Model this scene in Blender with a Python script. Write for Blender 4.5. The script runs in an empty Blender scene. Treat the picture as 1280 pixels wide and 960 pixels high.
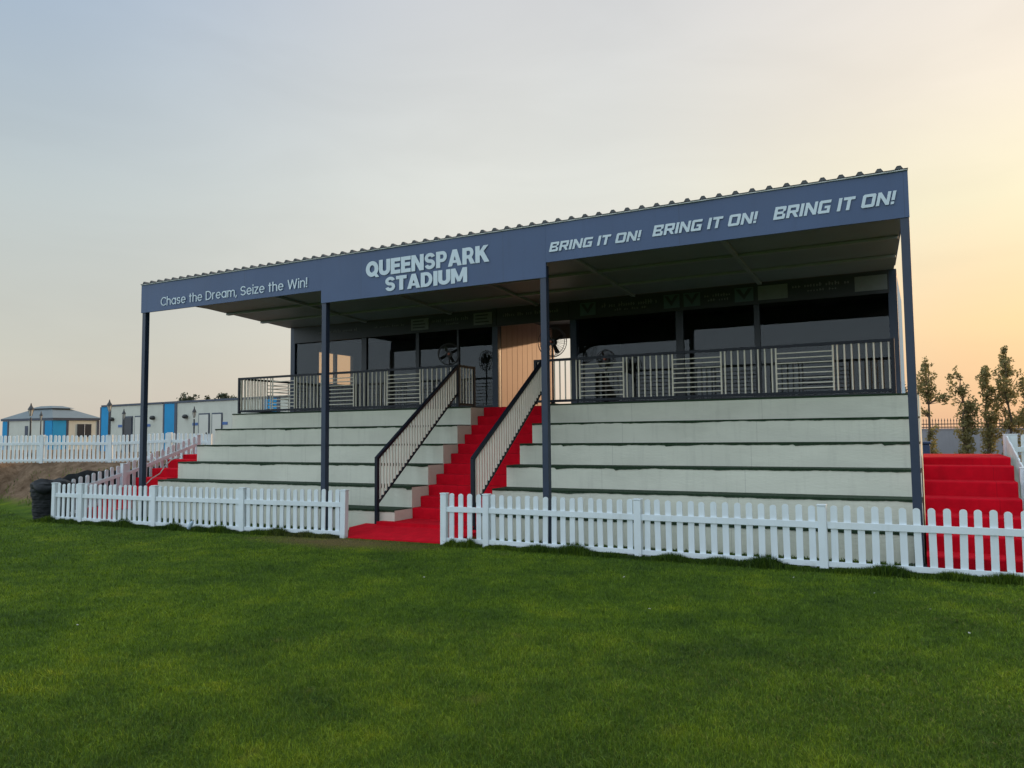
import bpy, math, random
import numpy as np
from mathutils import Vector, Matrix
R = math.radians
S = bpy.context.scene
COL = S.collection
random.seed(7); rng = np.random.default_rng(11)

# ---------------------------------------------------------------- camera
F_PX, PITCH, YAW, ROLL = 969.74, .06641, -.48837, -.0100
CAM = np.array([.1336, -11.519, 1.75])
cp, sp, cw, sw = math.cos(PITCH), math.sin(PITCH), math.cos(YAW), math.sin(YAW)
FW = np.array([sw*cp, cw*cp, sp]); R0 = np.array([cw, -sw, 0.]); U0 = np.cross(R0, FW)
RT = R0*math.cos(ROLL) + U0*math.sin(ROLL); UP = -R0*math.sin(ROLL) + U0*math.cos(ROLL)
cd = bpy.data.cameras.new('camera'); cam = bpy.data.objects.new('camera', cd); COL.objects.link(cam)
cd.sensor_width = 36; cd.lens = 36*F_PX/1280; cd.clip_start = .05; cd.clip_end = 6000
cam.matrix_world = Matrix(((RT[0], UP[0], -FW[0], CAM[0]), (RT[1], UP[1], -FW[1], CAM[1]), (RT[2], UP[2], -FW[2], CAM[2]), (0, 0, 0, 1)))
S.camera = cam
def ray(px, py): return FW + RT*(px-640)/F_PX - UP*(py-480)/F_PX
def at(px, py, dist): return CAM + ray(px, py)*dist                      # survey point at a depth along the view
def on(px, py, axis, val):
    d = ray(px, py); return CAM + d*(val-CAM[axis])/d[axis]

# ---------------------------------------------------------------- sky, sun, exposure
SUN_AZ, SUN_EL = R(31), R(9)
SUN = Vector((math.sin(SUN_AZ)*math.cos(SUN_EL), math.cos(SUN_AZ)*math.cos(SUN_EL), math.sin(SUN_EL)))
def lin(r, g, b, k=1.0):
    f = lambda c: (c/255/12.92 if c/255 <= .04045 else ((c/255+.055)/1.055)**2.4)*k
    return (f(r), f(g), f(b), 1)
W = bpy.data.worlds.new('World'); S.world = W; W.use_nodes = True
nt = W.node_tree; nt.nodes.clear(); N = nt.nodes.new; L = nt.links.new
out = N('ShaderNodeOutputWorld'); bg = N('ShaderNodeBackground'); L(bg.outputs[0], out.inputs[0])
tc = N('ShaderNodeTexCoord'); sep = N('ShaderNodeSeparateXYZ'); L(tc.outputs['Generated'], sep.inputs[0])
dot = N('ShaderNodeVectorMath'); dot.operation = 'DOT_PRODUCT'; L(tc.outputs['Generated'], dot.inputs[0]); dot.inputs[1].default_value = SUN
def mrange(src, a, b, c=0., d=1., smooth=True):
    m = N('ShaderNodeMapRange'); m.interpolation_type = 'SMOOTHSTEP' if smooth else 'LINEAR'
    m.inputs[1].default_value = a; m.inputs[2].default_value = b; m.inputs[3].default_value = c; m.inputs[4].default_value = d
    L(src, m.inputs[0]); return m.outputs[0]
def ramp(src, stops):
    r = N('ShaderNodeValToRGB'); e = r.color_ramp.elements
    while len(e) < len(stops): e.new(.5)
    for k, (p, c) in enumerate(stops): e[k].position = p; e[k].color = c
    L(src, r.inputs[0]); return r.outputs[0]
def mix(f, a, b, bt='MIX'):
    m = N('ShaderNodeMix'); m.data_type = 'RGBA'; m.blend_type = bt
    if hasattr(f, 'is_linked'): L(f, m.inputs[0])
    else: m.inputs[0].default_value = f
    for s, v in ((6, a), (7, b)):
        if hasattr(v, 'is_linked'): L(v, m.inputs[s])
        else: m.inputs[s].default_value = v
    return m.outputs[2]
el = mrange(sep.outputs['Z'], 0, .6, smooth=False)                       # 0 at the horizon, 1 at 37 degrees
away = ramp(el, [(0, lin(216, 205, 190)), (.16, lin(212, 211, 199)), (.45, lin(198, 208, 209)), (.9, lin(164, 188, 217))])
mid = ramp(el, [(0, lin(234, 208, 186)), (.2, lin(238, 230, 214)), (.5, lin(234, 235, 227)), (.95, lin(214, 215, 219))])
near = ramp(el, [(0, lin(250, 192, 146)), (.2, lin(255, 216, 160)), (.42, lin(255, 244, 206)), (.62, lin(255, 242, 222)), (1, lin(244, 235, 232))])
f1 = mrange(dot.outputs['Value'], -.05, .58); f2 = mrange(dot.outputs['Value'], .58, .98)
haze_sky = mix(f2, mix(f1, away, mid), near)
nish = N('ShaderNodeTexSky'); nish.sky_type = 'NISHITA'; nish.sun_disc = False
nish.sun_elevation = SUN_EL; nish.sun_rotation = SUN_AZ; nish.dust_density = 4.0
ns = mix(1.0, nish.outputs[0], (.10, .10, .10, 1), 'MULTIPLY')
sky = mix(.88, ns, haze_sky)
# faint uneven veils in the haze
mpn = N('ShaderNodeMapping'); mpn.inputs['Scale'].default_value = (2.2, 2.2, 7.5); L(tc.outputs['Generated'], mpn.inputs[0])
wn_ = N('ShaderNodeTexNoise'); wn_.inputs['Scale'].default_value = 1.6; wn_.inputs['Detail'].default_value = 5; wn_.inputs['Distortion'].default_value = .6; L(mpn.outputs[0], wn_.inputs['Vector'])
veil = mrange(wn_.outputs[0], .25, .75, .985, 1.045)
sky = mix(1.0, sky, veil, 'MULTIPLY')
# extra brightness added to the unseen sky behind and overhead, lighting the stand front
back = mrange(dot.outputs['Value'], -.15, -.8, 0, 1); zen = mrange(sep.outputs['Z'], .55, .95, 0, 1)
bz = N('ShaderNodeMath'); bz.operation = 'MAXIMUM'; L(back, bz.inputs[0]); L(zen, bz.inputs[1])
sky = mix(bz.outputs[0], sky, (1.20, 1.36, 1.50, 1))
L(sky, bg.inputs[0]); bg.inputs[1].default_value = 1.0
sd = bpy.data.lights.new('sun', 'SUN'); sd.energy = 2.0; sd.angle = R(1.2); sd.color = (1, .62, .34)
sun = bpy.data.objects.new('sun', sd); COL.objects.link(sun); sun.rotation_euler = SUN.to_track_quat('Z', 'Y').to_euler(); sun.location = (20, 30, 20)
vs = S.view_settings; vs.view_transform = 'Standard'; vs.look = 'None'; vs.exposure = 0; vs.gamma = 1; vs.use_curve_mapping = False
S.cycles.max_bounces = 8; S.cycles.transparent_max_bounces = 12; S.cycles.use_denoising = True

# ---------------------------------------------------------------- materials
def rgb(c): return (c[0], c[1], c[2], 1)
MATS = {}
def mat(name, col, rough=.6, var=.12, scale=4., metal=0., bump=0., bscale=60., spec=.5, stain=None, stain_amt=0., trans=0., stretch=(1, 1, 1)):
    """a real surface: base colour with noise variation, optional patches of stain and fine bump"""
    if name in MATS: return MATS[name]
    m = bpy.data.materials.new(name); m.use_nodes = True; t = m.node_tree; b = t.nodes['Principled BSDF']
    geo = t.nodes.new('ShaderNodeNewGeometry'); mp = t.nodes.new('ShaderNodeMapping'); mp.inputs['Scale'].default_value = stretch
    t.links.new(geo.outputs['Position'], mp.inputs[0])
    n = t.nodes.new('ShaderNodeTexNoise'); n.inputs['Scale'].default_value = scale; n.inputs['Detail'].default_value = 6; t.links.new(mp.outputs[0], n.inputs['Vector'])
    r = t.nodes.new('ShaderNodeValToRGB'); r.color_ramp.elements[0].position = .3; r.color_ramp.elements[1].position = .7
    r.color_ramp.elements[0].color = rgb([c*(1-var) for c in col]); r.color_ramp.elements[1].color = rgb([min(1, c*(1+var)) for c in col])
    t.links.new(n.outputs[0], r.inputs[0]); c = r.outputs[0]
    if stain:
        n2 = t.nodes.new('ShaderNodeTexNoise'); n2.inputs['Scale'].default_value = scale*.45; n2.inputs['Detail'].default_value = 9; n2.inputs['Roughness'].default_value = .65
        t.links.new(mp.outputs[0], n2.inputs['Vector'])
        r2 = t.nodes.new('ShaderNodeMapRange'); r2.inputs[1].default_value = .52; r2.inputs[2].default_value = .78; r2.inputs[4].default_value = stain_amt
        t.links.new(n2.outputs[0], r2.inputs[0])
        mx = t.nodes.new('ShaderNodeMix'); mx.data_type = 'RGBA'; t.links.new(r2.outputs[0], mx.inputs[0]); t.links.new(c, mx.inputs[6]); mx.inputs[7].default_value = rgb(stain); c = mx.outputs[2]
    t.links.new(c, b.inputs['Base Color'])
    b.inputs['Roughness'].default_value = rough; b.inputs['Metallic'].default_value = metal; b.inputs['Specular IOR Level'].default_value = spec
    if bump:
        nb = t.nodes.new('ShaderNodeTexNoise'); nb.inputs['Scale'].default_value = bscale; nb.inputs['Detail'].default_value = 4; t.links.new(mp.outputs[0], nb.inputs['Vector'])
        bu = t.nodes.new('ShaderNodeBump'); bu.inputs['Strength'].default_value = bump; bu.inputs['Distance'].default_value = .02
        t.links.new(nb.outputs[0], bu.inputs['Height']); t.links.new(bu.outputs[0], b.inputs['Normal'])
    if trans:
        tr = t.nodes.new('ShaderNodeBsdfTranslucent'); t.links.new(c, tr.inputs[0]); ms = t.nodes.new('ShaderNodeMixShader'); ms.inputs[0].default_value = trans
        o = t.nodes['Material Output']; t.links.new(b.outputs[0], ms.inputs[1]); t.links.new(tr.outputs[0], ms.inputs[2]); t.links.new(ms.outputs[0], o.inputs[0])
    MATS[name] = m; return m
def glass_mat(name, tint, refl, rough=.012):
    m = bpy.data.materials.new(name); m.use_nodes = True; t = m.node_tree; t.nodes.clear()
    o = t.nodes.new('ShaderNodeOutputMaterial'); g = t.nodes.new('ShaderNodeBsdfGlossy'); g.inputs[1].default_value = rough; g.inputs[0].default_value = (.93, .97, 1, 1)
    tr = t.nodes.new('ShaderNodeBsdfTransparent'); tr.inputs[0].default_value = rgb(tint)
    lw = t.nodes.new('ShaderNodeLayerWeight'); pw_ = t.nodes.new('ShaderNodeMath'); pw_.operation = 'POWER'; pw_.inputs[1].default_value = 4.0; t.links.new(lw.outputs['Facing'], pw_.inputs[0])
    ad = t.nodes.new('ShaderNodeMath'); ad.operation = 'ADD'; ad.use_clamp = True; ad.inputs[1].default_value = refl; t.links.new(pw_.outputs[0], ad.inputs[0])
    ms = t.nodes.new('ShaderNodeMixShader'); t.links.new(ad.outputs[0], ms.inputs[0]); t.links.new(tr.outputs[0], ms.inputs[1]); t.links.new(g.outputs[0], ms.inputs[2]); t.links.new(ms.outputs[0], o.inputs[0])
    return m
M_NAVY = mat('navy_steel_paint', (.014, .029, .062), .42, .12, 3, bump=.06, bscale=25)
M_RAIL = mat('dark_rail_paint', (.007, .011, .021), .45, .12, 3, spec=.3)
M_DARK = mat('dark_navy_frame', (.012, .017, .027), .4, .15, 3)
M_FASC = mat('navy_fascia_banner', (.048, .088, .190), .5, .07, .9, bump=.12, bscale=2.2, stain=(.09, .11, .17), stain_amt=.25)
M_LETTER = mat('white_vinyl_letters', (.56, .66, .74), .5, .05, 3)
M_FLASH = mat('white_flashing', (.55, .57, .58), .45, .06, 4)
M_ROOF = mat('roof_sheet_grey', (.060, .066, .074), .5, .1, 2)
M_SOFFIT = mat('soffit_panels', (.205, .235, .285), .5, .06, 1.2, stain=(.15, .17, .20), stain_amt=.4)
M_BEAM = mat('painted_soffit_beam', (.25, .27, .31), .5, .08, 3)
M_PLASTER = mat('painted_concrete', (.66, .675, .575), .8, .06, 1.6, bump=.25, bscale=22, stain=(.47, .48, .40), stain_amt=.6, stretch=(.6, 1, 1.6))
def add_marks(m, joint=2.44, dirt_z=None, streak=.35, dirt=(.23, .20, .14)):
    """wear that belongs to the surface: vertical rain streaks, panel joints along x, mud splash up to a height"""
    t = m.node_tree; b = t.nodes['Principled BSDF']; src = b.inputs['Base Color'].links[0].from_socket
    g = t.nodes.new('ShaderNodeNewGeometry'); sp_ = t.nodes.new('ShaderNodeSeparateXYZ'); t.links.new(g.outputs['Position'], sp_.inputs[0])
    mp = t.nodes.new('ShaderNodeMapping'); mp.inputs['Scale'].default_value = (9, 9, .8); t.links.new(g.outputs['Position'], mp.inputs[0])
    nz = t.nodes.new('ShaderNodeTexNoise'); nz.inputs['Scale'].default_value = 1; nz.inputs['Detail'].default_value = 6; nz.inputs['Roughness'].default_value = .7; t.links.new(mp.outputs[0], nz.inputs['Vector'])
    f = t.nodes.new('ShaderNodeMapRange'); f.inputs[1].default_value = .52; f.inputs[2].default_value = .80; f.inputs[4].default_value = streak; t.links.new(nz.outputs[0], f.inputs[0]); fac = f.outputs[0]
    def mx(a, b_):
        q = t.nodes.new('ShaderNodeMath'); q.operation = 'MAXIMUM'; t.links.new(a, q.inputs[0]); t.links.new(b_, q.inputs[1]); return q.outputs[0]
    if joint:
        md = t.nodes.new('ShaderNodeMath'); md.operation = 'FLOORED_MODULO'; md.inputs[1].default_value = joint; t.links.new(sp_.outputs['X'], md.inputs[0])
        lt = t.nodes.new('ShaderNodeMath'); lt.operation = 'LESS_THAN'; lt.inputs[1].default_value = .009; t.links.new(md.outputs[0], lt.inputs[0])
        ml = t.nodes.new('ShaderNodeMath'); ml.operation = 'MULTIPLY'; ml.inputs[1].default_value = .55; t.links.new(lt.outputs[0], ml.inputs[0]); fac = mx(fac, ml.outputs[0])
    if dirt_z:
        n3 = t.nodes.new('ShaderNodeTexNoise'); n3.inputs['Scale'].default_value = 11; n3.inputs['Detail'].default_value = 7; t.links.new(g.outputs['Position'], n3.inputs['Vector'])
        ad = t.nodes.new('ShaderNodeMath'); ad.operation = 'MULTIPLY_ADD'; ad.inputs[1].default_value = dirt_z*1.6; t.links.new(n3.outputs[0], ad.inputs[0]); neg = t.nodes.new('ShaderNodeMath'); neg.operation = 'MULTIPLY'; neg.inputs[1].default_value = -1; t.links.new(sp_.outputs['Z'], neg.inputs[0]); t.links.new(neg.outputs[0], ad.inputs[2])
        f3 = t.nodes.new('ShaderNodeMapRange'); f3.inputs[1].default_value = dirt_z*.35; f3.inputs[2].default_value = dirt_z*.95; f3.inputs[4].default_value = .6; t.links.new(ad.outputs[0], f3.inputs[0]); fac = mx(fac, f3.outputs[0])
    m2 = t.nodes.new('ShaderNodeMix'); m2.data_type = 'RGBA'; t.links.new(fac, m2.inputs[0]); t.links.new(src, m2.inputs[6]); m2.inputs[7].default_value = rgb(dirt); t.links.new(m2.outputs[2], b.inputs['Base Color'])
add_marks(M_PLASTER, 2.44, None, .34, (.40, .41, .35)); add_marks(M_FASC, 3.05, None, .22, (.030, .05, .10))
M_PLSIDE = mat('painted_concrete_end', (.62, .59, .52), .8, .06, 2, bump=.25, bscale=30, stain=(.36, .33, .29), stain_amt=.5)
M_TURF = mat('green_artificial_turf', (.018, .046, .020), .9, .4, 30, bump=.6, bscale=220)
M_RED = mat('red_carpet', (.55, .004, .017), .95, .13, 5, bump=.35, bscale=160, spec=.12, stain=(.40, .006, .014), stain_amt=.6)
M_CREAM = mat('cream_baluster_paint', (.74, .70, .60), .5, .05, 6)
M_WHITE = mat('white_vinyl_fence', (.70, .78, .83), .38, .04, 2.5, stain=(.56, .60, .58), stain_amt=.45)
M_CABW = mat('cabin_panel_dark', (.055, .06, .065), .55, .12, 2)
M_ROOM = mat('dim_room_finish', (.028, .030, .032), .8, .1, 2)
M_CABSIDE = mat('corrugated_cream_panel', (.40, .27, .225), .5, .06, 2, spec=.25)
M_BLUE = mat('bright_blue_panel', (.030, .28, .56), .7, .06, 1.5, spec=.12)
M_CABBG = mat('cream_cabin_panel', (.52, .55, .49), .6, .05, 1.5, stain=(.42, .44, .39), stain_amt=.5)
M_CABTRIM = mat('cabin_trim_navy', (.035, .05, .085), .5, .1, 3)
M_PAVROOF = mat('grey_roof_sheet', (.145, .175, .185), .55, .08, 2)
M_BLACK = mat('black_plastic', (.008, .011, .014), .6, .3, 8, spec=.25, bump=.5, bscale=14)
M_METAL = mat('black_fan_metal', (.012, .012, .014), .35, .15, 8)
M_LAMP = mat('dark_lamp_metal', (.03, .035, .04), .45, .1, 8)
M_LGLASS = mat('frosted_lamp_glass', (.55, .55, .5), .3, .05, 8)
M_BARK = mat('tree_bark', (.10, .075, .055), .9, .25, 14, bump=.5, bscale=30)
M_LEAF = mat('tree_leaves', (.26, .235, .10), .6, .4, 5, trans=.6)
M_LEAF2 = mat('far_tree_leaves', (.05, .065, .035), .6, .4, 3, trans=.3)
M_WALLG = mat('grey_boundary_wall', (.30, .32, .36), .8, .08, .8, bump=.2, bscale=14, stain=(.24, .25, .28), stain_amt=.6)
add_marks(M_WHITE, None, .16, .22, (.33, .34, .28)); add_marks(M_CABBG, None, None, .4, (.36, .37, .32)); add_marks(M_BLUE, None, None, .3, (.06, .22, .40))
add_marks(M_RED, .98, None, .45, (.30, .006, .014)); add_marks(M_WALLG, 3.0, None, .4, (.22, .23, .25))
M_GLASS = glass_mat('tinted_window_glass', (.84, .86, .86), .020)
M_BRONZE = glass_mat('bronze_window_glass', (.99, .80, .62), .004)
M_DKGLASS = glass_mat('cabin_window_glass', (.10, .10, .11), .04)
M_SIGN = mat('dim_sign_board', (.016, .018, .024), .5, .1, 3)
M_PLATE = mat('green_logo_plate', (.050, .085, .095), .5, .1, 6)
M_PLATE2 = mat('pale_logo_plate', (.13, .14, .14), .5, .1, 6)
M_STEXT = mat('grey_sign_text', (.14, .135, .145), .5, .1, 6)
M_DOOR = mat('cream_door', (.56, .58, .53), .55, .04, 2)
M_HUB = mat('copper_fan_hub', (.25, .08, .05), .3, .1, 6, metal=.6)
M_SCRAP = mat('pale_litter', (.42, .42, .38), .7, .1, 30)
M_BOTTLE = mat('pale_blue_plastic', (.35, .47, .58), .25, .1, 20)
M_BINB = mat('dark_blue_plastic', (.02, .05, .13), .5, .1, 5)
M_SIGNB = mat('blue_door_plate', (.04, .12, .34), .5, .05, 5)

# ---------------------------------------------------------------- mesh helpers
class MB:
    """collects shapes in world coordinates; build() links them as ONE mesh object under a parent"""
    def __init__(s): s.v = []; s.f = []
    def add(s, vs, fs):
        o = len(s.v); s.v += [tuple(map(float, p)) for p in vs]; s.f += [tuple(i+o for i in f) for f in fs]; return s
    def box(s, x0, x1, y0, y1, z0, z1):
        return s.add([(x0, y0, z0), (x1, y0, z0), (x1, y1, z0), (x0, y1, z0), (x0, y0, z1), (x1, y0, z1), (x1, y1, z1), (x0, y1, z1)],
                     [(3, 2, 1, 0), (4, 5, 6, 7), (0, 1, 5, 4), (1, 2, 6, 5), (2, 3, 7, 6), (3, 0, 4, 7)])
    def bar(s, p, q, w, h, up=(0, 0, 1)):
        """box beam from p to q, w wide across, h along up"""
        p, q = Vector(p), Vector(q); d = (q-p).normalized(); u = Vector(up)
        if abs(d.dot(u)) > .98: u = Vector((0, 1, 0))
        a = d.cross(u).normalized()*w/2; b = a.cross(d).normalized()*h/2
        vs = [p-a-b, p+a-b, p+a+b, p-a+b, q-a-b, q+a-b, q+a+b, q-a+b]
        return s.add(vs, [(0, 1, 2, 3), (7, 6, 5, 4), (0, 4, 5, 1), (1, 5, 6, 2), (2, 6, 7, 3), (3, 7, 4, 0)])
    def tube(s, p, q, r0, r1=None, n=8, cap=True):
        r1 = r0 if r1 is None else r1; p, q = Vector(p), Vector(q); d = (q-p).normalized()
        u = Vector((0, 0, 1)) if abs(d.z) < .9 else Vector((1, 0, 0)); a = d.cross(u).normalized(); b = a.cross(d)
        vs = [c + (a*math.cos(6.28318*k/n)+b*math.sin(6.28318*k/n))*r for c, r in ((p, r0), (q, r1)) for k in range(n)]
        fs = [(k, (k+1) % n, n+(k+1) % n, n+k) for k in range(n)]
        if cap: fs += [tuple(range(n))[::-1], tuple(range(n, 2*n))]
        return s.add(vs, fs)
    def lathe(s, c, prof, n=16, ax=2):
        vs = []
        for r, z in prof:
            for k in range(n):
                a = 6.28318*k/n; p = [r*math.cos(a), r*math.sin(a), z]
                if ax == 1: p = [p[0], p[2], p[1]]
                vs.append((c[0]+p[0], c[1]+p[1], c[2]+p[2]))
        fs = [(j*n+k, j*n+(k+1) % n, (j+1)*n+(k+1) % n, (j+1)*n+k) for j in range(len(prof)-1) for k in range(n)]
        fs += [tuple(range(n))[::-1], tuple(range((len(prof)-1)*n, len(prof)*n))]
        return s.add(vs, fs)
    def ring(s, c, r, t, a, b, n=28, m=6):
        """torus ring round centre c in the plane of unit vectors a, b"""
        a, b = Vector(a), Vector(b); w = a.cross(b); vs = []; fs = []; c = Vector(c)
        for k in range(n):
            th = 6.28318*k/n; d = a*math.cos(th)+b*math.sin(th)
            for j in range(m):
                ph = 6.28318*j/m; vs.append(c + d*(r+t*math.cos(ph)) + w*t*math.sin(ph))
        for k in range(n):
            for j in range(m): fs.append((k*m+j, ((k+1) % n)*m+j, ((k+1) % n)*m+(j+1) % m, k*m+(j+1) % m))
        return s.add(vs, fs)
    def prism(s, poly, off):
        """polygon (3D points) extruded by the vector off"""
        n = len(poly); off = Vector(off); vs = [Vector(p) for p in poly] + [Vector(p)+off for p in poly]
        return s.add(vs, [tuple(range(n))[::-1], tuple(range(n, 2*n))] + [(k, (k+1) % n, n+(k+1) % n, n+k) for k in range(n)])
    def build(s, name, m, parent=None, bevel=0, smooth=False, label=None):
        o = Vector((0, 0, 0)); p = parent
        while p is not None: o += p.location; p = p.parent
        me = bpy.data.meshes.new(name); me.from_pydata([(v[0]-o.x, v[1]-o.y, v[2]-o.z) for v in s.v], [], s.f); me.update()
        import bmesh
        b = bmesh.new(); b.from_mesh(me); bmesh.ops.recalc_face_normals(b, faces=b.faces); b.to_mesh(me); b.free()
        if smooth:
            for f in me.polygons: f.use_smooth = True
        me.materials.append(m); ob = bpy.data.objects.new(name, me); COL.objects.link(ob); ob.parent = parent
        if bevel:
            bv = ob.modifiers.new('edge', 'BEVEL'); bv.width = bevel; bv.segments = 2; bv.limit_method = 'ANGLE'; bv.angle_limit = R(40)
        if label: ob['label'] = label
        return ob
def tag(o, label=None, cat=None, group=None, kind=None):
    if label: o['label'] = label
    if cat: o['category'] = cat
    if group: o['group'] = group
    if kind: o['kind'] = kind
    return o
def thing(name, loc, label, cat, group=None):
    o = bpy.data.objects.new(name, None); COL.objects.link(o); o.location = loc; o.empty_display_size = .2
    return tag(o, label, cat, group)
def copy_tree(o, parent=None):
    c = o.copy(); COL.objects.link(c); c.parent = parent
    for ch in list(o.children): copy_tree(ch, c)
    return c
def sstep(a, b, x):
    t = np.clip((x-a)/(b-a), 0, 1); return t*t*(3-2*t)

# ---------------------------------------------------------------- ground
def ground_h(x, y):
    x = np.asarray(x, float); y = np.asarray(y, float)
    foot = np.where(x < -17.7, np.minimum(.64-.393*(x+22), 2.2), -1.05 + 5.0*sstep(-17.6, -15.2, x))
    top = np.maximum(2.9+.525*(x+22), foot+1.2)
    left = 1.1*sstep(foot, top, y)
    blend = sstep(-9, -1, x)
    right = .40*sstep(5, 14, y)
    far = 1.1*sstep(-23.6, -24.6, x)*sstep(-1.5, 1.2, y)
    h = np.maximum(left, far)*(1-blend) + right*blend
    return h + .035*np.sin(x*1.7+y*.9)*np.sin(y*2.1-x*.6)*sstep(foot+.1, foot+.8, y)*(1-blend)
def grid_axis(a, b, fine0, fine1, step, far):
    xs = list(np.arange(fine0, fine1+1e-6, step)); d = step; x = fine0
    lo = []
    while x > a: d *= 1.35; x -= d; lo.append(max(x, a))
    d = step; x = xs[-1]; hi = []
    while x < b: d *= 1.35; x += d; hi.append(min(x, b))
    return np.array(lo[::-1] + xs + hi)
gx = grid_axis(-2500, 2500, -30, 8, .25, 0); gy = grid_axis(-2500, 2500, -13, 9, .25, 0)
X, Y = np.meshgrid(gx, gy); Z = ground_h(X, Y); nx, ny = len(gx), len(gy)
me = bpy.data.meshes.new('ground')
idx = np.arange(nx*ny).reshape(ny, nx)
fc = np.stack([idx[:-1, :-1], idx[:-1, 1:], idx[1:, 1:], idx[1:, :-1]], -1).reshape(-1, 4)
me.from_pydata(np.stack([X, Y, Z], -1).reshape(-1, 3).tolist(), [], fc.tolist()); me.update()
for p in me.polygons: p.use_smooth = True
ground = bpy.data.objects.new('ground', me); COL.objects.link(ground); tag(ground, kind='structure')

def grass_colour(t, pos):
    """patchy lawn colour by world position"""
    n = t.nodes.new('ShaderNodeTexNoise'); n.inputs['Scale'].default_value = 1.5; n.inputs['Detail'].default_value = 9; n.inputs['Roughness'].default_value = .72; t.links.new(pos, n.inputs['Vector'])
    r = t.nodes.new('ShaderNodeValToRGB'); e = r.color_ramp.elements
    e[0].position = .30; e[0].color = (.044, .090, .013, 1); e[1].position = .76; e[1].color = (.190, .240, .015, 1)
    k = e.new(.47); k.color = (.074, .138, .013, 1); k = e.new(.60); k.color = (.114, .186, .013, 1)
    nb = t.nodes.new('ShaderNodeTexNoise'); nb.inputs['Scale'].default_value = .42; nb.inputs['Detail'].default_value = 3; t.links.new(pos, nb.inputs['Vector'])
    m1 = t.nodes.new('ShaderNodeMath'); m1.operation = 'MULTIPLY_ADD'; m1.inputs[1].default_value = .5; m1.inputs[2].default_value = -.25; t.links.new(nb.outputs[0], m1.inputs[0])
    m0 = t.nodes.new('ShaderNodeMath'); m0.operation = 'ADD'; t.links.new(n.outputs[0], m0.inputs[0]); t.links.new(m1.outputs[0], m0.inputs[1])
    t.links.new(m0.outputs[0], r.inputs[0])
    # worn brown spots
    n2 = t.nodes.new('ShaderNodeTexNoise'); n2.inputs['Scale'].default_value = 2.1; n2.inputs['Detail'].default_value = 4; t.links.new(pos, n2.inputs['Vector'])
    mr = t.nodes.new('ShaderNodeMapRange'); mr.inputs[1].default_value = .67; mr.inputs[2].default_value = .79; mr.inputs[4].default_value = .4; t.links.new(n2.outputs[0], mr.inputs[0])
    # the trampled patch at the foot of the carpeted stair
    vd = t.nodes.new('ShaderNodeVectorMath'); vd.operation = 'SUBTRACT'; t.links.new(pos, vd.inputs[0]); vd.inputs[1].default_value = (-8.6, -1.35, 0)
    vm = t.nodes.new('ShaderNodeVectorMath'); vm.operation = 'MULTIPLY'; t.links.new(vd.outputs[0], vm.inputs[0]); vm.inputs[1].default_value = (.55, 1.7, 0)
    ln = t.nodes.new('ShaderNodeVectorMath'); ln.operation = 'LENGTH'; t.links.new(vm.outputs[0], ln.inputs[0])
    ad = t.nodes.new('ShaderNodeMath'); ad.operation = 'MULTIPLY_ADD'; t.links.new(n.outputs[0], ad.inputs[0]); ad.inputs[1].default_value = 1.6; t.links.new(ln.outputs['Value'], ad.inputs[2])
    m3 = t.nodes.new('ShaderNodeMapRange'); m3.inputs[1].default_value = 2.0; m3.inputs[2].default_value = 1.1; m3.inputs[4].default_value = .85; t.links.new(ad.outputs[0], m3.inputs[0])
    mx0 = t.nodes.new('ShaderNodeMath'); mx0.operation = 'MAXIMUM'; t.links.new(mr.outputs[0], mx0.inputs[0]); t.links.new(m3.outputs[0], mx0.inputs[1])
    mx = t.nodes.new('ShaderNodeMix'); mx.data_type = 'RGBA'; t.links.new(mx0.outputs[0], mx.inputs[0]); t.links.new(r.outputs[0], mx.inputs[6]); mx.inputs[7].default_value = (.190, .140, .065, 1)
    return mx.outputs[2]
gm = bpy.data.materials.new('ground_soil_and_turf'); gm.use_nodes = True; t = gm.node_tree; b = t.nodes['Principled BSDF']; b.inputs['Roughness'].default_value = .95; b.inputs['Specular IOR Level'].default_value = .1
geo = t.nodes.new('ShaderNodeNewGeometry'); gc = grass_colour(t, geo.outputs['Position'])
ns_ = t.nodes.new('ShaderNodeTexNoise'); ns_.inputs['Scale'].default_value = 3.2; ns_.inputs['Detail'].default_value = 10; ns_.inputs['Roughness'].default_value = .7; t.links.new(geo.outputs['Position'], ns_.inputs['Vector'])
rs = t.nodes.new('ShaderNodeValToRGB'); rs.color_ramp.elements[0].position = .32; rs.color_ramp.elements[1].position = .7
rs.color_ramp.elements[0].color = (.11, .070, .042, 1); rs.color_ramp.elements[1].color = (.33, .235, .16, 1); t.links.new(ns_.outputs[0], rs.inputs[0])
sx = t.nodes.new('ShaderNodeSeparateXYZ'); t.links.new(geo.outputs['Position'], sx.inputs[0])
az = t.nodes.new('ShaderNodeMath'); az.operation = 'MULTIPLY_ADD'; t.links.new(ns_.outputs[0], az.inputs[0]); az.inputs[1].default_value = -.30; t.links.new(sx.outputs['Z'], az.inputs[2])
mz = t.nodes.new('ShaderNodeMapRange'); mz.inputs[1].default_value = -.12; mz.inputs[2].default_value = .03; t.links.new(az.outputs[0], mz.inputs[0])
mg = t.nodes.new('ShaderNodeMix'); mg.data_type = 'RGBA'; t.links.new(mz.outputs[0], mg.inputs[0]); t.links.new(gc, mg.inputs[6]); t.links.new(rs.outputs[0], mg.inputs[7])
t.links.new(mg.outputs[2], b.inputs['Base Color'])
bu = t.nodes.new('ShaderNodeBump'); bu.inputs['Strength'].default_value = 1; bu.inputs['Distance'].default_value = .25; t.links.new(ns_.outputs[0], bu.inputs['Height']); t.links.new(bu.outputs[0], b.inputs['Normal'])
me.materials.append(gm)

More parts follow.
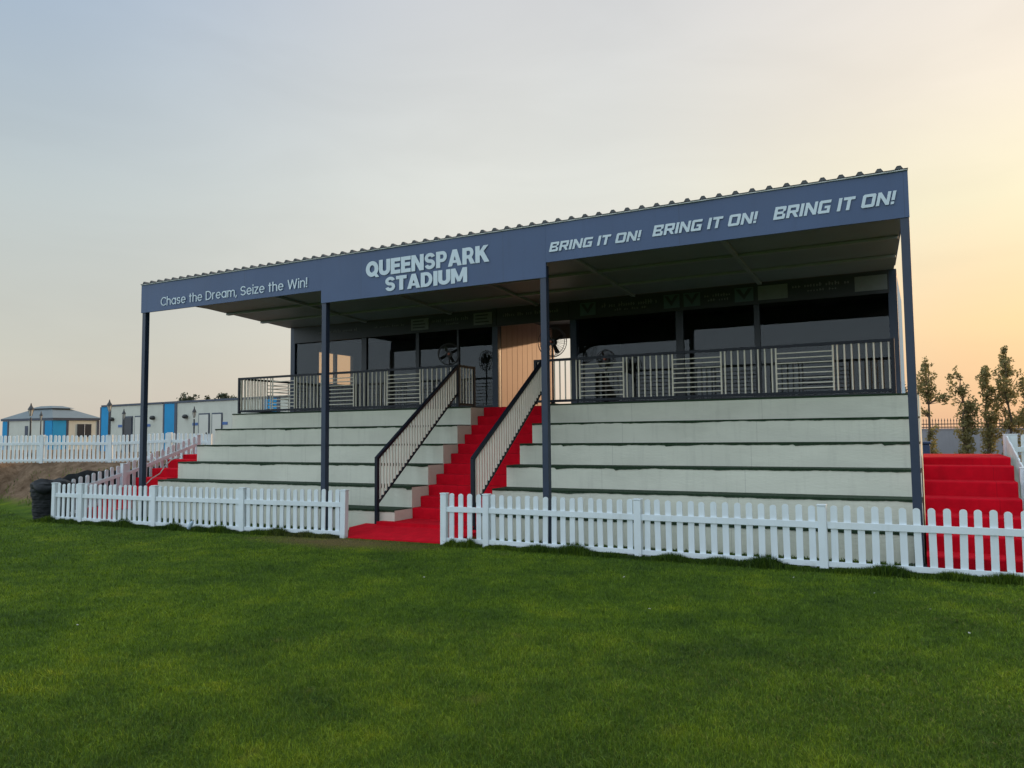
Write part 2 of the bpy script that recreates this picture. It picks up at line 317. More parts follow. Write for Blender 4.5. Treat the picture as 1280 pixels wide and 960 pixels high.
# ---------------------------------------------------------------- stand dimensions (metres)
H, T, Y0 = .39456, .5443, .1194
XL, XR, XS, XE = -15.71, .06, -8.51, -6.76          # left end, right end, stair opening
YP, ZP, YC, YB = Y0+5*T, 6*H, 4.56, 7.7             # platform edge, platform level, cabin front and back
PX = [-15.364, -10.071, -5.356, 0.0]
ZS, ZC, ZT = 4.60, 4.352, 5.23

stand = thing('grandstand', (-7.8, Y0, 0), 'pale stepped concrete grandstand with six seating tiers edged in green turf', 'grandstand')
def seating(x0, x1, ends):
    prof = [(Y0, 0)]
    for i in range(1, 7): prof += [(Y0+(i-1)*T, i*H), (Y0+i*T if i < 6 else YB+.3, i*H)]
    prof.append((YB+.3, 0))
    mb = MB(); n = len(prof)
    mb.add([(x0, y, z) for y, z in prof]+[(x1, y, z) for y, z in prof], [tuple(range(n)), tuple(range(2*n-1, n-1, -1))])
    fs = []
    for k in range(n):                               # subdivided along x so the bump and stains sit on real faces
        a, b2 = prof[k], prof[(k+1) % n]; mb.add([(x0, *a), (x1, *a), (x1, *b2), (x0, *b2)], [(0, 1, 2, 3)])
    blk = mb.build('seating_block', M_PLASTER, stand)
    for i in range(1, 7):                            # turf laid on each tread, its front edge hanging raggedly over the riser
        y0 = Y0+(i-1)*T; y1 = Y0+i*T-.004 if i < 6 else YP+.5; z = i*H
        m = MB(); m.box(x0, x1, y0-.012, y1, z+.003, z+.018)
        steps = int((x1-x0)/.035); xs = np.linspace(x0+.001, x1-.001, steps+1); r2 = random.Random(i*7+int(x0*10))
        dpt = []; d = .02
        for k in range(steps+1):
            d += (.018-d)*.16 + r2.gauss(0, .0028)
            if r2.random() < .005: d += .026
            dpt.append(max(.006, min(.075, d)))
        if i >= 6: dpt = [.012]*(steps+1)
        for k in range(steps):
            m.add([(xs[k], y0-.008, z+.016), (xs[k+1], y0-.008, z+.016), (xs[k+1], y0-.010, z-dpt[k+1]), (xs[k], y0-.010, z-dpt[k]),
                   (xs[k], y0-.002, z+.016), (xs[k+1], y0-.002, z+.016), (xs[k+1], y0-.003, z-dpt[k+1]), (xs[k], y0-.003, z-dpt[k])],
                  [(3, 2, 1, 0), (4, 5, 6, 7), (3, 7, 6, 2)])
        m.build('turf_strip', M_TURF, blk)
    return blk
seating(XL, XS, 1); seating(XE, XR, 1)
# concrete core of the stair between the two blocks, carried through to the deck
def stair_profile(n, y0, rise, run, yend, base):
    p = [(y0, base)]
    for k in range(1, n+1): p += [(y0+(k-1)*run, base+k*rise), (y0+k*run if k < n else yend, base+k*rise)]
    return p + [(yend, base)]
def extr(mb, prof, x0, x1):
    n = len(prof); mb.add([(x0, y, z) for y, z in prof]+[(x1, y, z) for y, z in prof], [tuple(range(n)), tuple(range(2*n-1, n-1, -1))] + [(k, (k+1) % n, n+(k+1) % n, n+k) for k in range(n)]); return mb
core = stair_profile(12, Y0+T/2, H/2, T/2, YB+.3, -.02)
core = [(y+.012, z-.012) for y, z in core]
extr(MB(), core, XS+.002, XE-.002).build('stair_core', M_PLSIDE, stand)
# pale end walls of the blocks (the stepped cheeks facing the stair and the outer ends)
def carpet_sheet(mb, pts, x0, x1, th=.012, wob=0, n=1):
    """a carpet following a (y, z) path, thickness th, with the nosings slightly rounded"""
    P = []
    for k, (y, z) in enumerate(pts):
        if 0 < k < len(pts)-1 and pts[k-1][1] < z and abs(pts[k+1][1]-z) < 1e-6: P += [(y-.004, z-.02), (y+.004, z-.006), (y+.018, z)]
        else: P.append((y, z))
    xs = np.linspace(x0, x1, n+1)
    Q = P + [(y+th*.7, z-th) for y, z in P[::-1]]; m = len(Q)
    vs = [(x, y, z) for x in xs for y, z in Q]; fs = [tuple(range(m)), tuple(range(len(vs)-1, len(vs)-m-1, -1))]
    for j in range(n):
        for k in range(m): fs.append((j*m+k, j*m+(k+1) % m, (j+1)*m+(k+1) % m, (j+1)*m+k))
    mb.add(vs, fs); return mb
pts = [(Y0+.02, .016), (Y0+T/2, .016)]
for k in range(1, 13): pts += [(Y0+T/2*k, k*H/2-.0+.014), (Y0+T/2*(k+1) if k < 12 else YC+1.2, k*H/2+.014)]
cs = thing('stair_carpet', (-7.5, Y0, 0), 'long red carpet running up the central stair to the doorway', 'carpet', 'red carpets on the stairs')
carpet_sheet(MB(), pts, XS+.012, XE-.012).build('stair_runner', M_RED, cs)
# the carpet spreads over a wider bottom step and a short ramp down to the lawn
bs = MB(); carpet_sheet(bs, [(Y0-.16, .02), (Y0-.16, .205), (Y0+T/2+.01, .207)], -8.80, XE-.012, th=.03)
bs.build('bottom_step', M_RED, cs)
rp_ = [(-8.80, -.84), (-6.72, -.80), (-6.60, Y0-.165), (-9.12, Y0-.06), (-9.22, -.30)]
zr_ = lambda y: .018+.135*min(1, max(0, (y+.84)/.80))
m = MB(); n_ = len(rp_); m.add([(x, y, zr_(y)) for x, y in rp_]+[(x, y, .002) for x, y in rp_], [tuple(range(n_)), tuple(range(2*n_-1, n_-1, -1))]+[(k, (k+1) % n_, n_+(k+1) % n_, n_+k) for k in range(n_)])
m.build('landing_mat', M_RED, cs)

# ---------------------------------------------------------------- side stairs
def side_stair(x0, x1, label, yend):
    t_ = thing('side_stair', ((x0+x1)/2, -.43, 0), label, 'stair', 'red carpeted side stairs')
    pr = stair_profile(6, -.43, .206, .45, 2.27, -.02); pr = pr[:-1] + [(2.27, 1.35), (yend, 1.35), (yend, -.02)]
    extr(MB(), [(y+.012, z-.014) for y, z in pr], x0+.01, x1-.01).build('stair_core', M_PLSIDE, t_)
    p2 = [(-.50, .014), (-.43, .014)]
    for k in range(1, 7): p2 += [(-.43+.45*(k-1), .206*k), (-.43+.45*k, .206*k)]
    p2 += [(2.27, 1.35), (yend-.05, 1.35)]
    carpet_sheet(MB(), p2, x0, x1, n=1).build('stair_runner', M_RED, t_)
side_stair(.085, 1.24, 'red carpeted side stair at the right end beside the corner post', 4.4)
side_stair(-16.85, -15.735, 'red carpeted side stair at the far left end by the sloping fence', 4.4)

# ---------------------------------------------------------------- canopy
can = thing('stand_canopy', (-7.7, 0, 0), 'navy steel canopy with corrugated roof and lettered fascia over the grandstand', 'canopy')
for x in PX:
    zt = ZS+.05 if x in (PX[0], PX[3]) else ZC+.2
    p = MB().box(x-.055, x+.055, -.055, .055, 0, zt).build('post', M_NAVY, can, bevel=.006)
    MB().box(x-.12, x+.12, -.12, .11, .002, .016).build('base_plate', M_NAVY, p)
YF = -.075
def fascia(x0, x1, z0, z1):
    m = MB(); n = max(2, int((x1-x0)/.25)); xs = np.linspace(x0, x1, n+1); zs = np.linspace(z0, z1, 4)
    vs = []; fs = []
    for x in xs:
        for z in zs: vs.append((x, YF-.004*math.sin(x*2.3+z)-.003*math.sin(x*5.1), z))
    for j in range(n):
        for k in range(3): a = j*4+k; fs.append((a, a+4, a+5, a+1))
    m.add(vs, fs); m.box(x0, x1, YF+.012, YF+.05, z0+.002, z1-.002)
    for k in range(3):                                 # close the rim of the skin
        pass
    o = m.build('fascia_panel', M_FASC, can)
    return o
xe0, xe1 = PX[0]-.07, PX[3]+.06
fa = fascia(xe0, PX[1]-.06, ZS, ZT); fb = fascia(PX[1]-.058, PX[2]+.058, ZC, ZT); fcn = fascia(PX[2]+.06, xe1, ZS, ZT)
MB().box(xe0, xe1, YF-.022, YF+.05, ZT+.001, ZT+.016).build('white_flashing', M_FLASH, can)
# trapezoidal roof sheet with ribs running back over the cabins
m = MB(); prof = []
x = xe0; pitch = .2385
while x < xe1-.02:
    for dx, dz in ((0, 0), (.075, 0), (.105, .045), (.150, .045), (.180, 0)):
        if x+dx <= xe1: prof.append((x+dx, dz))
    x += pitch
prof.append((xe1+.008, 0)); kx = (-.24-xe0)/(xe1-xe0)          # the sheet runs slightly narrower at the back
ya, za, yb, zb = YF-.035, ZT+.024, 5.05, 5.135
nn = len(prof); vs = []
for (yy, zz) in ((ya, za), (yb, zb)):
    kk_ = 1 if yy == ya else kx
    vs += [(xe0+(px-xe0)*kk_, yy, zz+dz) for px, dz in prof] + [(xe0+(px-xe0)*kk_, yy, zz+dz-.006) for px, dz in prof]
fs = []
for k in range(nn-1):
    fs += [(k, k+1, 2*nn+k+1, 2*nn+k), (nn+k, 3*nn+k, 3*nn+k+1, nn+k+1), (k, nn+k, nn+k+1, k+1), (2*nn+k, 2*nn+k+1, 3*nn+k+1, 3*nn+k)]
rib = [(k, k+1, k+2, k+3) for k in range(nn-4) if prof[k][1] == 0 and prof[k+1][1] > 0]
m.add(vs, fs)
for q in rib: m.add([(prof[q[0]][0], ya+.004, za), (prof[q[1]][0], ya+.004, za+.043), (prof[q[2]][0], ya+.004, za+.043), (prof[q[3]][0], ya+.004, za)], [(0, 1, 2, 3)])
m.build('roof_sheet', M_ROOF, can)
# soffit lining sloping from the fascia down to the cabin tops, with purlins and cross beams below it
ys0, zs0, ys1, zs1 = YF+.055, ZT-.185, YC-.02, 4.795
m = MB()
def sof(y): return zs0+(zs1-zs0)*(y-ys0)/(ys1-ys0)
m.add([(xe0+.02, ys0, zs0), (xe1-.02, ys0, zs0), (-.27, ys1, zs1), (xe0+.02, ys1, zs1), (xe0+.02, ys0, zs0+.04), (xe1-.02, ys0, zs0+.04), (-.27, ys1, zs1+.04), (xe0+.02, ys1, zs1+.04)],
      [(3, 2, 1, 0), (4, 5, 6, 7), (0, 1, 5, 4), (1, 2, 6, 5), (2, 3, 7, 6), (3, 0, 4, 7)])
m.build('soffit', M_SOFFIT, can)
MB().box(xe0+.01, xe0+.03, ys0, 5.0, 4.95, ZT-.11).build('edge_trim', M_NAVY, can); MB().bar((xe1-.02, ys0, (4.95+ZT-.11)/2), (-.262, 5.0, (4.95+ZT-.11)/2), .02, ZT-.11-4.95).build('edge_trim', M_NAVY, can)
for y in (1.15, 2.35, 3.5):
    z = sof(y); MB().box(xe0+.04, xe1-.04-.065*y, y-.045, y+.045, z-.05, z-.006).build('purlin', M_BEAM, can)
for x in (-10.07, -12.7, -7.7, -5.36, -2.7):
    a = (x, ys0+.02, sof(ys0+.02)-.034); b_ = (x, ys1-.02, sof(ys1-.02)-.034); MB().bar(a, b_, .08, .05).build('rafter', M_BEAM, can)

# lettering: drawn as flat strokes on a unit cap height, each stroke a hair in front of the last
def arc(cx, cy, rx, ry, a0, a1, n=14): return [(cx+rx*math.cos(R(a0+(a1-a0)*k/n)), cy+ry*math.sin(R(a0+(a1-a0)*k/n))) for k in range(n+1)]
def ribbon(pts, w):
    closed = math.dist(pts[0], pts[-1]) < 1e-6; P = pts[:-1] if closed else pts; n = len(P); Lp, Rp = [], []
    for k in range(n):
        a = P[k-1] if (k or closed) else None; c = P[(k+1) % n] if (k < n-1 or closed) else None; b_ = P[k]
        ds = [((q1[0]-q0[0]), (q1[1]-q0[1])) for q0, q1 in ((a, b_), (b_, c)) if q0 and q1]
        ds = [(x/math.hypot(x, y), y/math.hypot(x, y)) for x, y in ds]; mx_ = sum(d[0] for d in ds); my = sum(d[1] for d in ds); l = math.hypot(mx_, my); mx_, my = mx_/l, my/l
        sc_ = 1/max(.5, mx_*ds[0][0]+my*ds[0][1]); Lp.append((b_[0]-my*w/2*sc_, b_[1]+mx_*w/2*sc_)); Rp.append((b_[0]+my*w/2*sc_, b_[1]-mx_*w/2*sc_))
    return [[Lp[k], Lp[(k+1) % n], Rp[(k+1) % n], Rp[k]] for k in range(n if closed else n-1)]
def heavy(ch):
    w = .262; k = w/2; bx = lambda a, b_, c, d: [[(a, b_), (c, b_), (c, d), (a, d)]]
    if ch == 'Q': return .86, [ribbon(arc(.43, .5, .43-k, .5-k, 0, 360, 32), w), [[(.46, .30), (.62, .36), (.92, -.06), (.68, -.06)]]]
    if ch == 'U': return .76, [ribbon([(k, 1), (k, .38)]+arc(.38, .38, .38-k, .38-k, 180, 360)[1:]+[(.76-k, 1)], w)]
    if ch == 'E': return .64, [bx(0, 0, w, 1), bx(w*.9, 1-w*.9, .64, 1), bx(w*.9, .40, .60, .40+w*.86), bx(w*.9, 0, .64, w*.9)]
    if ch == 'N': return .80, [bx(0, 0, w*.95, 1), bx(.80-w*.95, 0, .80, 1), [[(.02, 1), (.27, 1), (.78, 0), (.53, 0)]]]
    if ch == 'S':
        r = (1-.215)/4; return .70, [ribbon(arc(.35, .5+r, .35-k, r, 12, 270, 22)+arc(.35, .5-r, .35-k, r, 90, -168, 22)[1:], .215)]
    if ch in 'PR':
        yb = .44; o = [bx(0, 0, w, 1), ribbon([(w*.8, 1-.1), (.40, .9)]+arc(.40, (.9+yb)/2, .70-k-.40, (.9-yb)/2, 90, -90)[1:]+[(w*.8, yb)], .205)]
        return (.70, o) if ch == 'P' else (.74, o+[[[(.30, .46), (.52, .50), (.76, 0), (.49, 0)]]])
    if ch == 'A': return .84, [[[(0, 0), (.255, 0), (.53, 1), (.285, 1)]], [[(.84, 0), (.585, 0), (.31, 1), (.555, 1)]], bx(.2, .18, .64, .35)]
    if ch == 'K': return .80, [bx(0, 0, w, 1), [[(.2, .32), (.2, .62), (.49, 1), (.77, 1)]], [[(.28, .50), (.47, .70), (.82, 0), (.53, 0)]]]
    if ch == 'T': return .70, [bx(0, 1-w*.92, .70, 1), bx(.35-k, 0, .35+k, 1)]
    if ch == 'D': return .76, [bx(0, 0, w, 1), ribbon([(w*.8, .89), (.34, .89)]+arc(.34, .5, .76-k-.34, .39, 90, -90)[1:]+[(w*.8, .11)], .225)]
    if ch == 'I': return w, [bx(0, 0, w, 1)]
    if ch == 'M': return .98, [bx(0, 0, w*.95, 1), bx(.98-w*.95, 0, .98, 1), [[(.02, 1), (.27, 1), (.60, .10), (.40, .10)]], [[(.96, 1), (.71, 1), (.38, .10), (.58, .10)]]]
    return .3, []
def light(ch):
    w = .118; k = w/2; xh = .76; bx = lambda a, b_, c, d: [[(a, b_), (c, b_), (c, d), (a, d)]]; r = .27
    if ch == 'C': return .72, [ribbon(arc(.43, .5, .43-k, .5-k, 42, 318, 26), w)]
    if ch in 'hn': return .54, [bx(0, 0, w, 1.04 if ch == 'h' else xh), ribbon(arc(r, xh-r, r-k, r-k, 165, 0)+[(.54-k, 0)], w)]
    if ch == 'm': return .90, [bx(0, 0, w, xh), ribbon(arc(.24, xh-.24, .24-k, .24-k, 165, 0)+[(.48-k, 0)], w), ribbon(arc(.66, xh-.24, .24-k, .24-k, 165, 0)+[(.90-k, 0)], w)]
    if ch == 'a': return .62, [ribbon(arc(.31, xh/2, .31-k, xh/2-k, 0, 360, 28), w), bx(.62-w, 0, .62, xh)]
    if ch in 'sS':
        H_ = xh if ch == 's' else 1; wd = .46 if ch == 's' else .62; q = (H_-w)/4; return wd, [ribbon(arc(wd/2, H_/2+q, wd/2-k, q, 20, 270, 20)+arc(wd/2, H_/2-q, wd/2-k, q, 90, -160, 20)[1:], w)]
    if ch == 'e': return .60, [ribbon(arc(.30, xh/2, .30-k, xh/2-k, -3, 318, 26), w), bx(k, xh/2-k*.85, .60-k, xh/2+k*.85)]
    if ch == 't': return .36, [bx(.10, 0, .10+w, .98), bx(0, xh-w*.95, .36, xh)]
    if ch == 'D': return .72, [bx(0, 0, w, 1), ribbon([(w*.8, 1-k), (.26, 1-k)]+arc(.26, .5, .72-k-.26, .5-k, 90, -90)[1:]+[(w*.8, k)], w)]
    if ch == 'r': return .36, [bx(0, 0, w, xh), ribbon(arc(.30, xh-.30, .30-k, .30-k, 165, 82, 8), w)]
    if ch == ',': return .14, [[[(.03, .14), (.15, .14), (.06, -.16), (-.03, -.16)]]]
    if ch == 'i': return w, [bx(0, 0, w, xh), bx(-.01, .90, w+.01, 1.03)]
    if ch == 'z': return .48, [bx(0, xh-w*.95, .48, xh), bx(0, 0, .48, w*.95), [[(0, w*.9), (.14, w*.9), (.48, xh-w*.9), (.34, xh-w*.9)]]]
    if ch == 'W': return 1.06, [[[(0, 1), (.13, 1), (.34, 0), (.22, 0)]], [[(.22, 0), (.34, 0), (.59, 1), (.47, 1)]], [[(.47, 1), (.59, 1), (.84, 0), (.72, 0)]], [[(.72, 0), (.84, 0), (1.06, 1), (.93, 1)]]]
    if ch == '!': return .13, [bx(0, .27, .13, 1), bx(-.005, 0, .135, .14)]
    return .26, []
def letters(text, x0, x1, zbase, zcap, y, glyph, gap):
    cur = 0; items = []; first = True
    for ch in text:
        wd, strokes = glyph(ch)
        for si, polys in enumerate(strokes):
            for p in polys: items.append(([(cur+a, b_) for a, b_ in p], si))
        cur += wd+gap
    tot = cur-gap; m = MB()
    for p, si in items: m.add([(x0+a/tot*(x1-x0), y-.0007*si, zbase+b_*(zcap-zbase)) for a, b_ in p], [tuple(range(len(p)))])
    return m
def lettering(m, parent, mater):
    return m.build('lettering', mater, parent)
YL = YF-.016
lettering(letters('Chase the Dream, Seize the Win!', -14.76, -10.47, 4.700, 4.893, YL, light, .085), fa, M_LETTER)
lettering(letters('QUEENSPARK', -9.02, -6.36, 4.735, 5.030, YL, heavy, .035), fb, M_LETTER)
lettering(letters('STADIUM', -8.575, -6.80, 4.425, 4.690, YL, heavy, .035), fb, M_LETTER)
# squared slanted capitals, drawn as strokes on a unit cell
def R_(a, b, c, d): return [(a, b), (c, b), (c, d), (a, d)]
s_ = .25
GL = {'B': (.98, [R_(0, 0, .27, 1), R_(.27, .79, .80, 1), R_(.27, .40, .80, .60), R_(.27, 0, .84, .21), [(.72, .60), (.92, .60), (.97, .70), (.97, .79), (.72, .79)], [(.80, .79), (.97, .79), (.97, .93), (.90, 1), (.80, 1)], [(.72, .21), (.98, .21), (.98, .36), (.92, .40), (.72, .40)], [(.84, 0), (.93, 0), (.98, .08), (.98, .21), (.84, .21)]]),
      'R': (.98, [R_(0, 0, .27, 1), R_(.27, .78, .82, 1), R_(.27, .36, .70, .56), [(.70, .36), (.90, .36), (.97, .46), (.97, .56), (.70, .56)], R_(.72, .56, .97, .78), [(.82, .78), (.97, .78), (.97, .93), (.90, 1), (.82, 1)], [(.45, .36), (.75, 0), (1.02, 0), (.76, .36)]]),
      'I': (.27, [R_(0, 0, .27, 1)]),
      'N': (1.0, [R_(0, 0, .25, 1), R_(.75, 0, 1, 1), [(.25, 1), (.25, .62), (.75, 0), (.75, .38)]]),
      'G': (.98, [R_(.27, .78, .96, 1), [(0, .10), (.27, .10), (.27, .90), (.10, 1), (0, .90)][:0] or R_(0, .10, .27, .90), [(0, .90), (.27, .90), (.27, 1), (.10, 1)], [(.10, 0), (.27, 0), (.27, .10), (0, .10)], R_(.27, 0, .72, .21), R_(.72, 0, .97, .56), R_(.50, .38, .72, .56)]),
      'T': (.92, [R_(0, .78, .92, 1), R_(.33, 0, .60, .78)]),
      'O': (1.04, [R_(0, .10, .27, .90), [(0, .90), (.27, .90), (.27, 1), (.10, 1)], [(.10, 0), (.27, 0), (.27, .10), (0, .10)], R_(.27, .78, .77, 1), R_(.27, 0, .77, .22), R_(.77, .10, 1.04, .90), [(.77, .90), (1.04, .90), (.94, 1), (.77, 1)], [(.77, 0), (.94, 0), (1.04, .10), (.77, .10)]]),
      '!': (.27, [R_(0, 0, .25, .2), R_(0, .30, .25, 1)]), ' ': (.34, [])}
def block_text(text, x0, x1, z0, z1, y):
    cur = 0; polys = []
    for ch in text:
        w, ps = GL[ch]
        for p in ps: polys.append([(cur+a+.26*b_, b_) for a, b_ in p])
        cur += w+.13
    tot = max(a for p in polys for a, _ in p); m = MB()
    for p in polys: m.add([(x0+a/tot*(x1-x0), y, z0+b_*(z1-z0)) for a, b_ in p], [tuple(range(len(p)))])
    return m
for x0, x1, z0, z1 in ((-5.225, -3.63, 4.760, 4.915), (-3.465, -1.875, 4.788, 4.955), (-1.675, -.08, 4.795, 4.975)):
    lettering(block_text('BRING IT ON!', x0, x1, z0, z1, YL), fcn, M_LETTER)

# ---------------------------------------------------------------- cabins on the deck
def cabin(x0, x1, label, mull, side_window, passage_side):
    c = thing('hospitality_cabin', ((x0+x1)/2, YC, ZP), label, 'cabin', 'glass fronted cabins on the deck')
    zt = 4.80; z0 = ZP+.02; t_ = .08
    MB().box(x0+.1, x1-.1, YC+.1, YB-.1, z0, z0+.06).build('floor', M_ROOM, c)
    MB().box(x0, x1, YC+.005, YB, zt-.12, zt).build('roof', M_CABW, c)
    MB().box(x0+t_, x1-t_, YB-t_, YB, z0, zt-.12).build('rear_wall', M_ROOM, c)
    for sx, xx in ((-1, x0), (1, x1)):
        xa, xb = (xx, xx+t_) if sx < 0 else (xx-t_, xx)
        outer = M_BLUE if (sx > 0) == (passage_side < 0) else M_CABSIDE
        if side_window and sx < 0:
            wy0, wy1, wz0, wz1 = 5.55, 7.15, 3.28, 4.28
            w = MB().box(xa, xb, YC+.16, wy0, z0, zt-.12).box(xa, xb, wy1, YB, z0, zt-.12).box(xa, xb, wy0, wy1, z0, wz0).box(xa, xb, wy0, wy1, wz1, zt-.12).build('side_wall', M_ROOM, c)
            wf = MB().box(xa-.01, xb+.01, wy0, wy0+.05, wz0, wz1).box(xa-.01, xb+.01, wy1-.05, wy1, wz0, wz1).box(xa-.01, xb+.01, (wy0+wy1)/2-.04, (wy0+wy1)/2+.04, wz0+.05, wz1-.05).box(xa-.01, xb+.01, wy0+.05, wy1-.05, wz0, wz0+.05).box(xa-.01, xb+.01, wy0+.05, wy1-.05, wz1-.05, wz1).build('side_window', M_DARK, c)
            MB().box((xa+xb)/2-.004, (xa+xb)/2+.004, wy0+.05, wy1-.05, wz0+.05, wz1-.05).build('pane', M_BRONZE, wf)
        else:
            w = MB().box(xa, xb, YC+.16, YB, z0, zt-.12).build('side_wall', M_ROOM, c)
        # ribbed outer skin
        m = MB(); y = YC+.17; xo = xa-.006 if sx < 0 else xb+.006; xi = xa if sx < 0 else xb
        if not (side_window and sx < 0):
            while y < YB-.12:
                m.box(min(xo, xi), max(xo, xi), y, y+.26, z0+.05, zt-.14); y += .275
            m.build('ribbed_cladding', outer, w)
    for xx in (x0, x1):
        s2 = .075; a = xx if xx == x0 else xx-.15
        MB().box(a, a+.15, YC-.012, YC+.15, z0, zt-.001).build('corner_post', M_NAVY, c)
    # front: sill, head, mullions and glass leaning back a touch
    fr = MB().box(x0+.15, x1-.15, YC, YC+.07, z0, z0+.10).box(x0+.15, x1-.15, YC, YC+.07, 4.36, 4.44).build('window_frame', M_DARK, c)
    xs = [x0+.15] + sorted(mull) + [x1-.15]
    for x, w_ in mull.items(): MB().box(x-w_/2, x+w_/2, YC-.004, YC+.066, z0+.10, 4.36).build('mullion', M_DARK, fr)
    for a, b_ in zip(xs[:-1], xs[1:]):
        wa = mull.get(a, 0)/2; wb = mull.get(b_, 0)/2; zb_, ztp = z0+.10, 4.36; ty = (ztp-zb_)*.0046; yy = YC+.028
        MB().add([(a+wa, yy, zb_), (b_-wb, yy, zb_), (b_-wb, yy+ty, ztp), (a+wa, yy+ty, ztp), (a+wa, yy+.008, zb_), (b_-wb, yy+.008, zb_), (b_-wb, yy+ty+.008, ztp), (a+wa, yy+ty+.008, ztp)],
                 [(0, 1, 2, 3), (7, 6, 5, 4), (0, 4, 5, 1), (2, 6, 7, 3), (1, 5, 6, 2), (3, 7, 4, 0)]).build('pane', M_GLASS, fr)
    MB().box(x0+.15, x1-.15, YC+.002, YC+.05, 4.442, zt-.125).build('header_panel', M_CABW, c)
    return c
CL = cabin(PX[0], -8.78, 'left glass fronted cabin on the deck with a lit side window showing through', {-12.80: .16, -11.10: .10, -9.9: .05}, True, 1)
CR = cabin(-6.90, -.234, 'right glass fronted cabin on the deck behind the longer railing', {-4.38: .16, -2.79: .11}, False, -1)
# header over the passage between the cabins
pas = thing('passage_header', (-7.84, YC, 4.4), 'dark panel bridging the gap between the two cabins above the doorway', 'panel')
MB().box(-8.775, -6.905, YC+.004, YC+.06, 4.43, 4.80).build('header_panel', M_CABW, pas)
MB().box(-8.775, -6.905, YB-.08, YB-.02, 4.36, 4.80).build('rear_panel', M_CABW, pas)
MB().box(-8.775, -6.905, YC+.065, YB-.085, 4.74, 4.80).build('ceiling_panel', M_CABW, pas)
# sign strip along the cabin tops
def sign(x0, x1, label):
    s = thing('sign_strip', ((x0+x1)/2, YC-.05, 4.33), label, 'sign', 'dim sign strips under the canopy')
    MB().box(x0, x1, YC-.055, YC-.016, 4.35, 4.775).build('board', M_SIGN, s); return s
SL = sign(-15.2, -8.79, 'dark sign strip above the left cabin windows with two pale plates')
SM = sign(-8.78, -6.91, 'short dark sign strip over the central doorway')
SR = sign(-6.90, -.36, 'dark sign strip above the right cabin windows with green plates')
YS = YC-.062
for x0, x1, s, mt in ((-4.69, -4.35, SR, M_PLATE), (-4.26, -3.91, SR, M_PLATE), (-3.20, -2.83, SR, M_PLATE), (-2.74, -2.17, SR, M_PLATE2), (-.95, -.39, SR, M_PLATE2), (-11.25, -10.72, SL, M_PLATE2), (-9.41, -8.90, SL, M_PLATE2), (-6.62, -6.25, SR, M_PLATE)):
    p = MB().box(x0, x1, YC-.064, YC-.057, 4.42, 4.705).build('logo_plate', mt, s)
    g = MB(); xc = (x0+x1)/2; w = (x1-x0); yk = YC-.068
    if mt is M_PLATE:                                   # a folded, leaf-like chevron mark
        g.add([(x0+.05*w, yk, 4.68), (x0+.28*w, yk, 4.68), (xc, yk, 4.56), (xc, yk, 4.46)], [(0, 1, 2, 3)]).add([(x1-.05*w, yk, 4.68), (xc, yk, 4.46), (xc, yk, 4.56), (x1-.28*w, yk, 4.68)], [(0, 1, 2, 3)])
        g.build('mark', M_SIGN, p)
    elif s is SR:                                       # small upright figure mark
        g.box(x0+.2*w, x0+.25*w, yk, yk+.003, 4.55, 4.64).box(x0+.1*w, x0+.36*w, yk, yk+.003, 4.50, 4.53).build('mark', M_STEXT, p)
    else:
        for k in range(3): g.box(x0+.1*w, x1-(.15+.2*random.random())*w, yk, yk+.003, 4.47+.08*k, 4.50+.08*k)
        g.build('mark', M_SIGN, p)
def dim_line(s, x0, x1, z, h):
    m = MB(); x = x0
    while x < x1:                                       # too dim to read in the picture: word-length runs of small strokes
        nl = random.randint(2, 8)
        for k in range(nl):
            hh = h*random.choice((.62, .62, .7, 1)); m.box(x, x+.022, YS, YS+.003, z, z+hh)
            if random.random() < .6: m.box(x+.024, x+.044, YS, YS+.003, z+hh*.4, z+hh*.6)
            x += .055
            if x > x1: break
        x += .06
    m.build('small_text', M_STEXT, s)
dim_line(SR, -6.1, -4.82, 4.56, .10); dim_line(SR, -5.8, -5.1, 4.47, .05); dim_line(SR, -3.82, -3.28, 4.58, .06); dim_line(SR, -3.75, -3.3, 4.49, .05)
dim_line(SR, -2.08, -1.05, 4.60, .07); dim_line(SR, -1.8, -1.3, 4.51, .04); dim_line(SL, -10.6, -9.55, 4.58, .09); dim_line(SL, -10.2, -9.8, 4.49, .05); dim_line(SL, -14.3, -13.0, 4.55, .08); dim_line(SL, -12.4, -11.4, 4.57, .05); dim_line(SM, -8.6, -7.1, 4.56, .08)

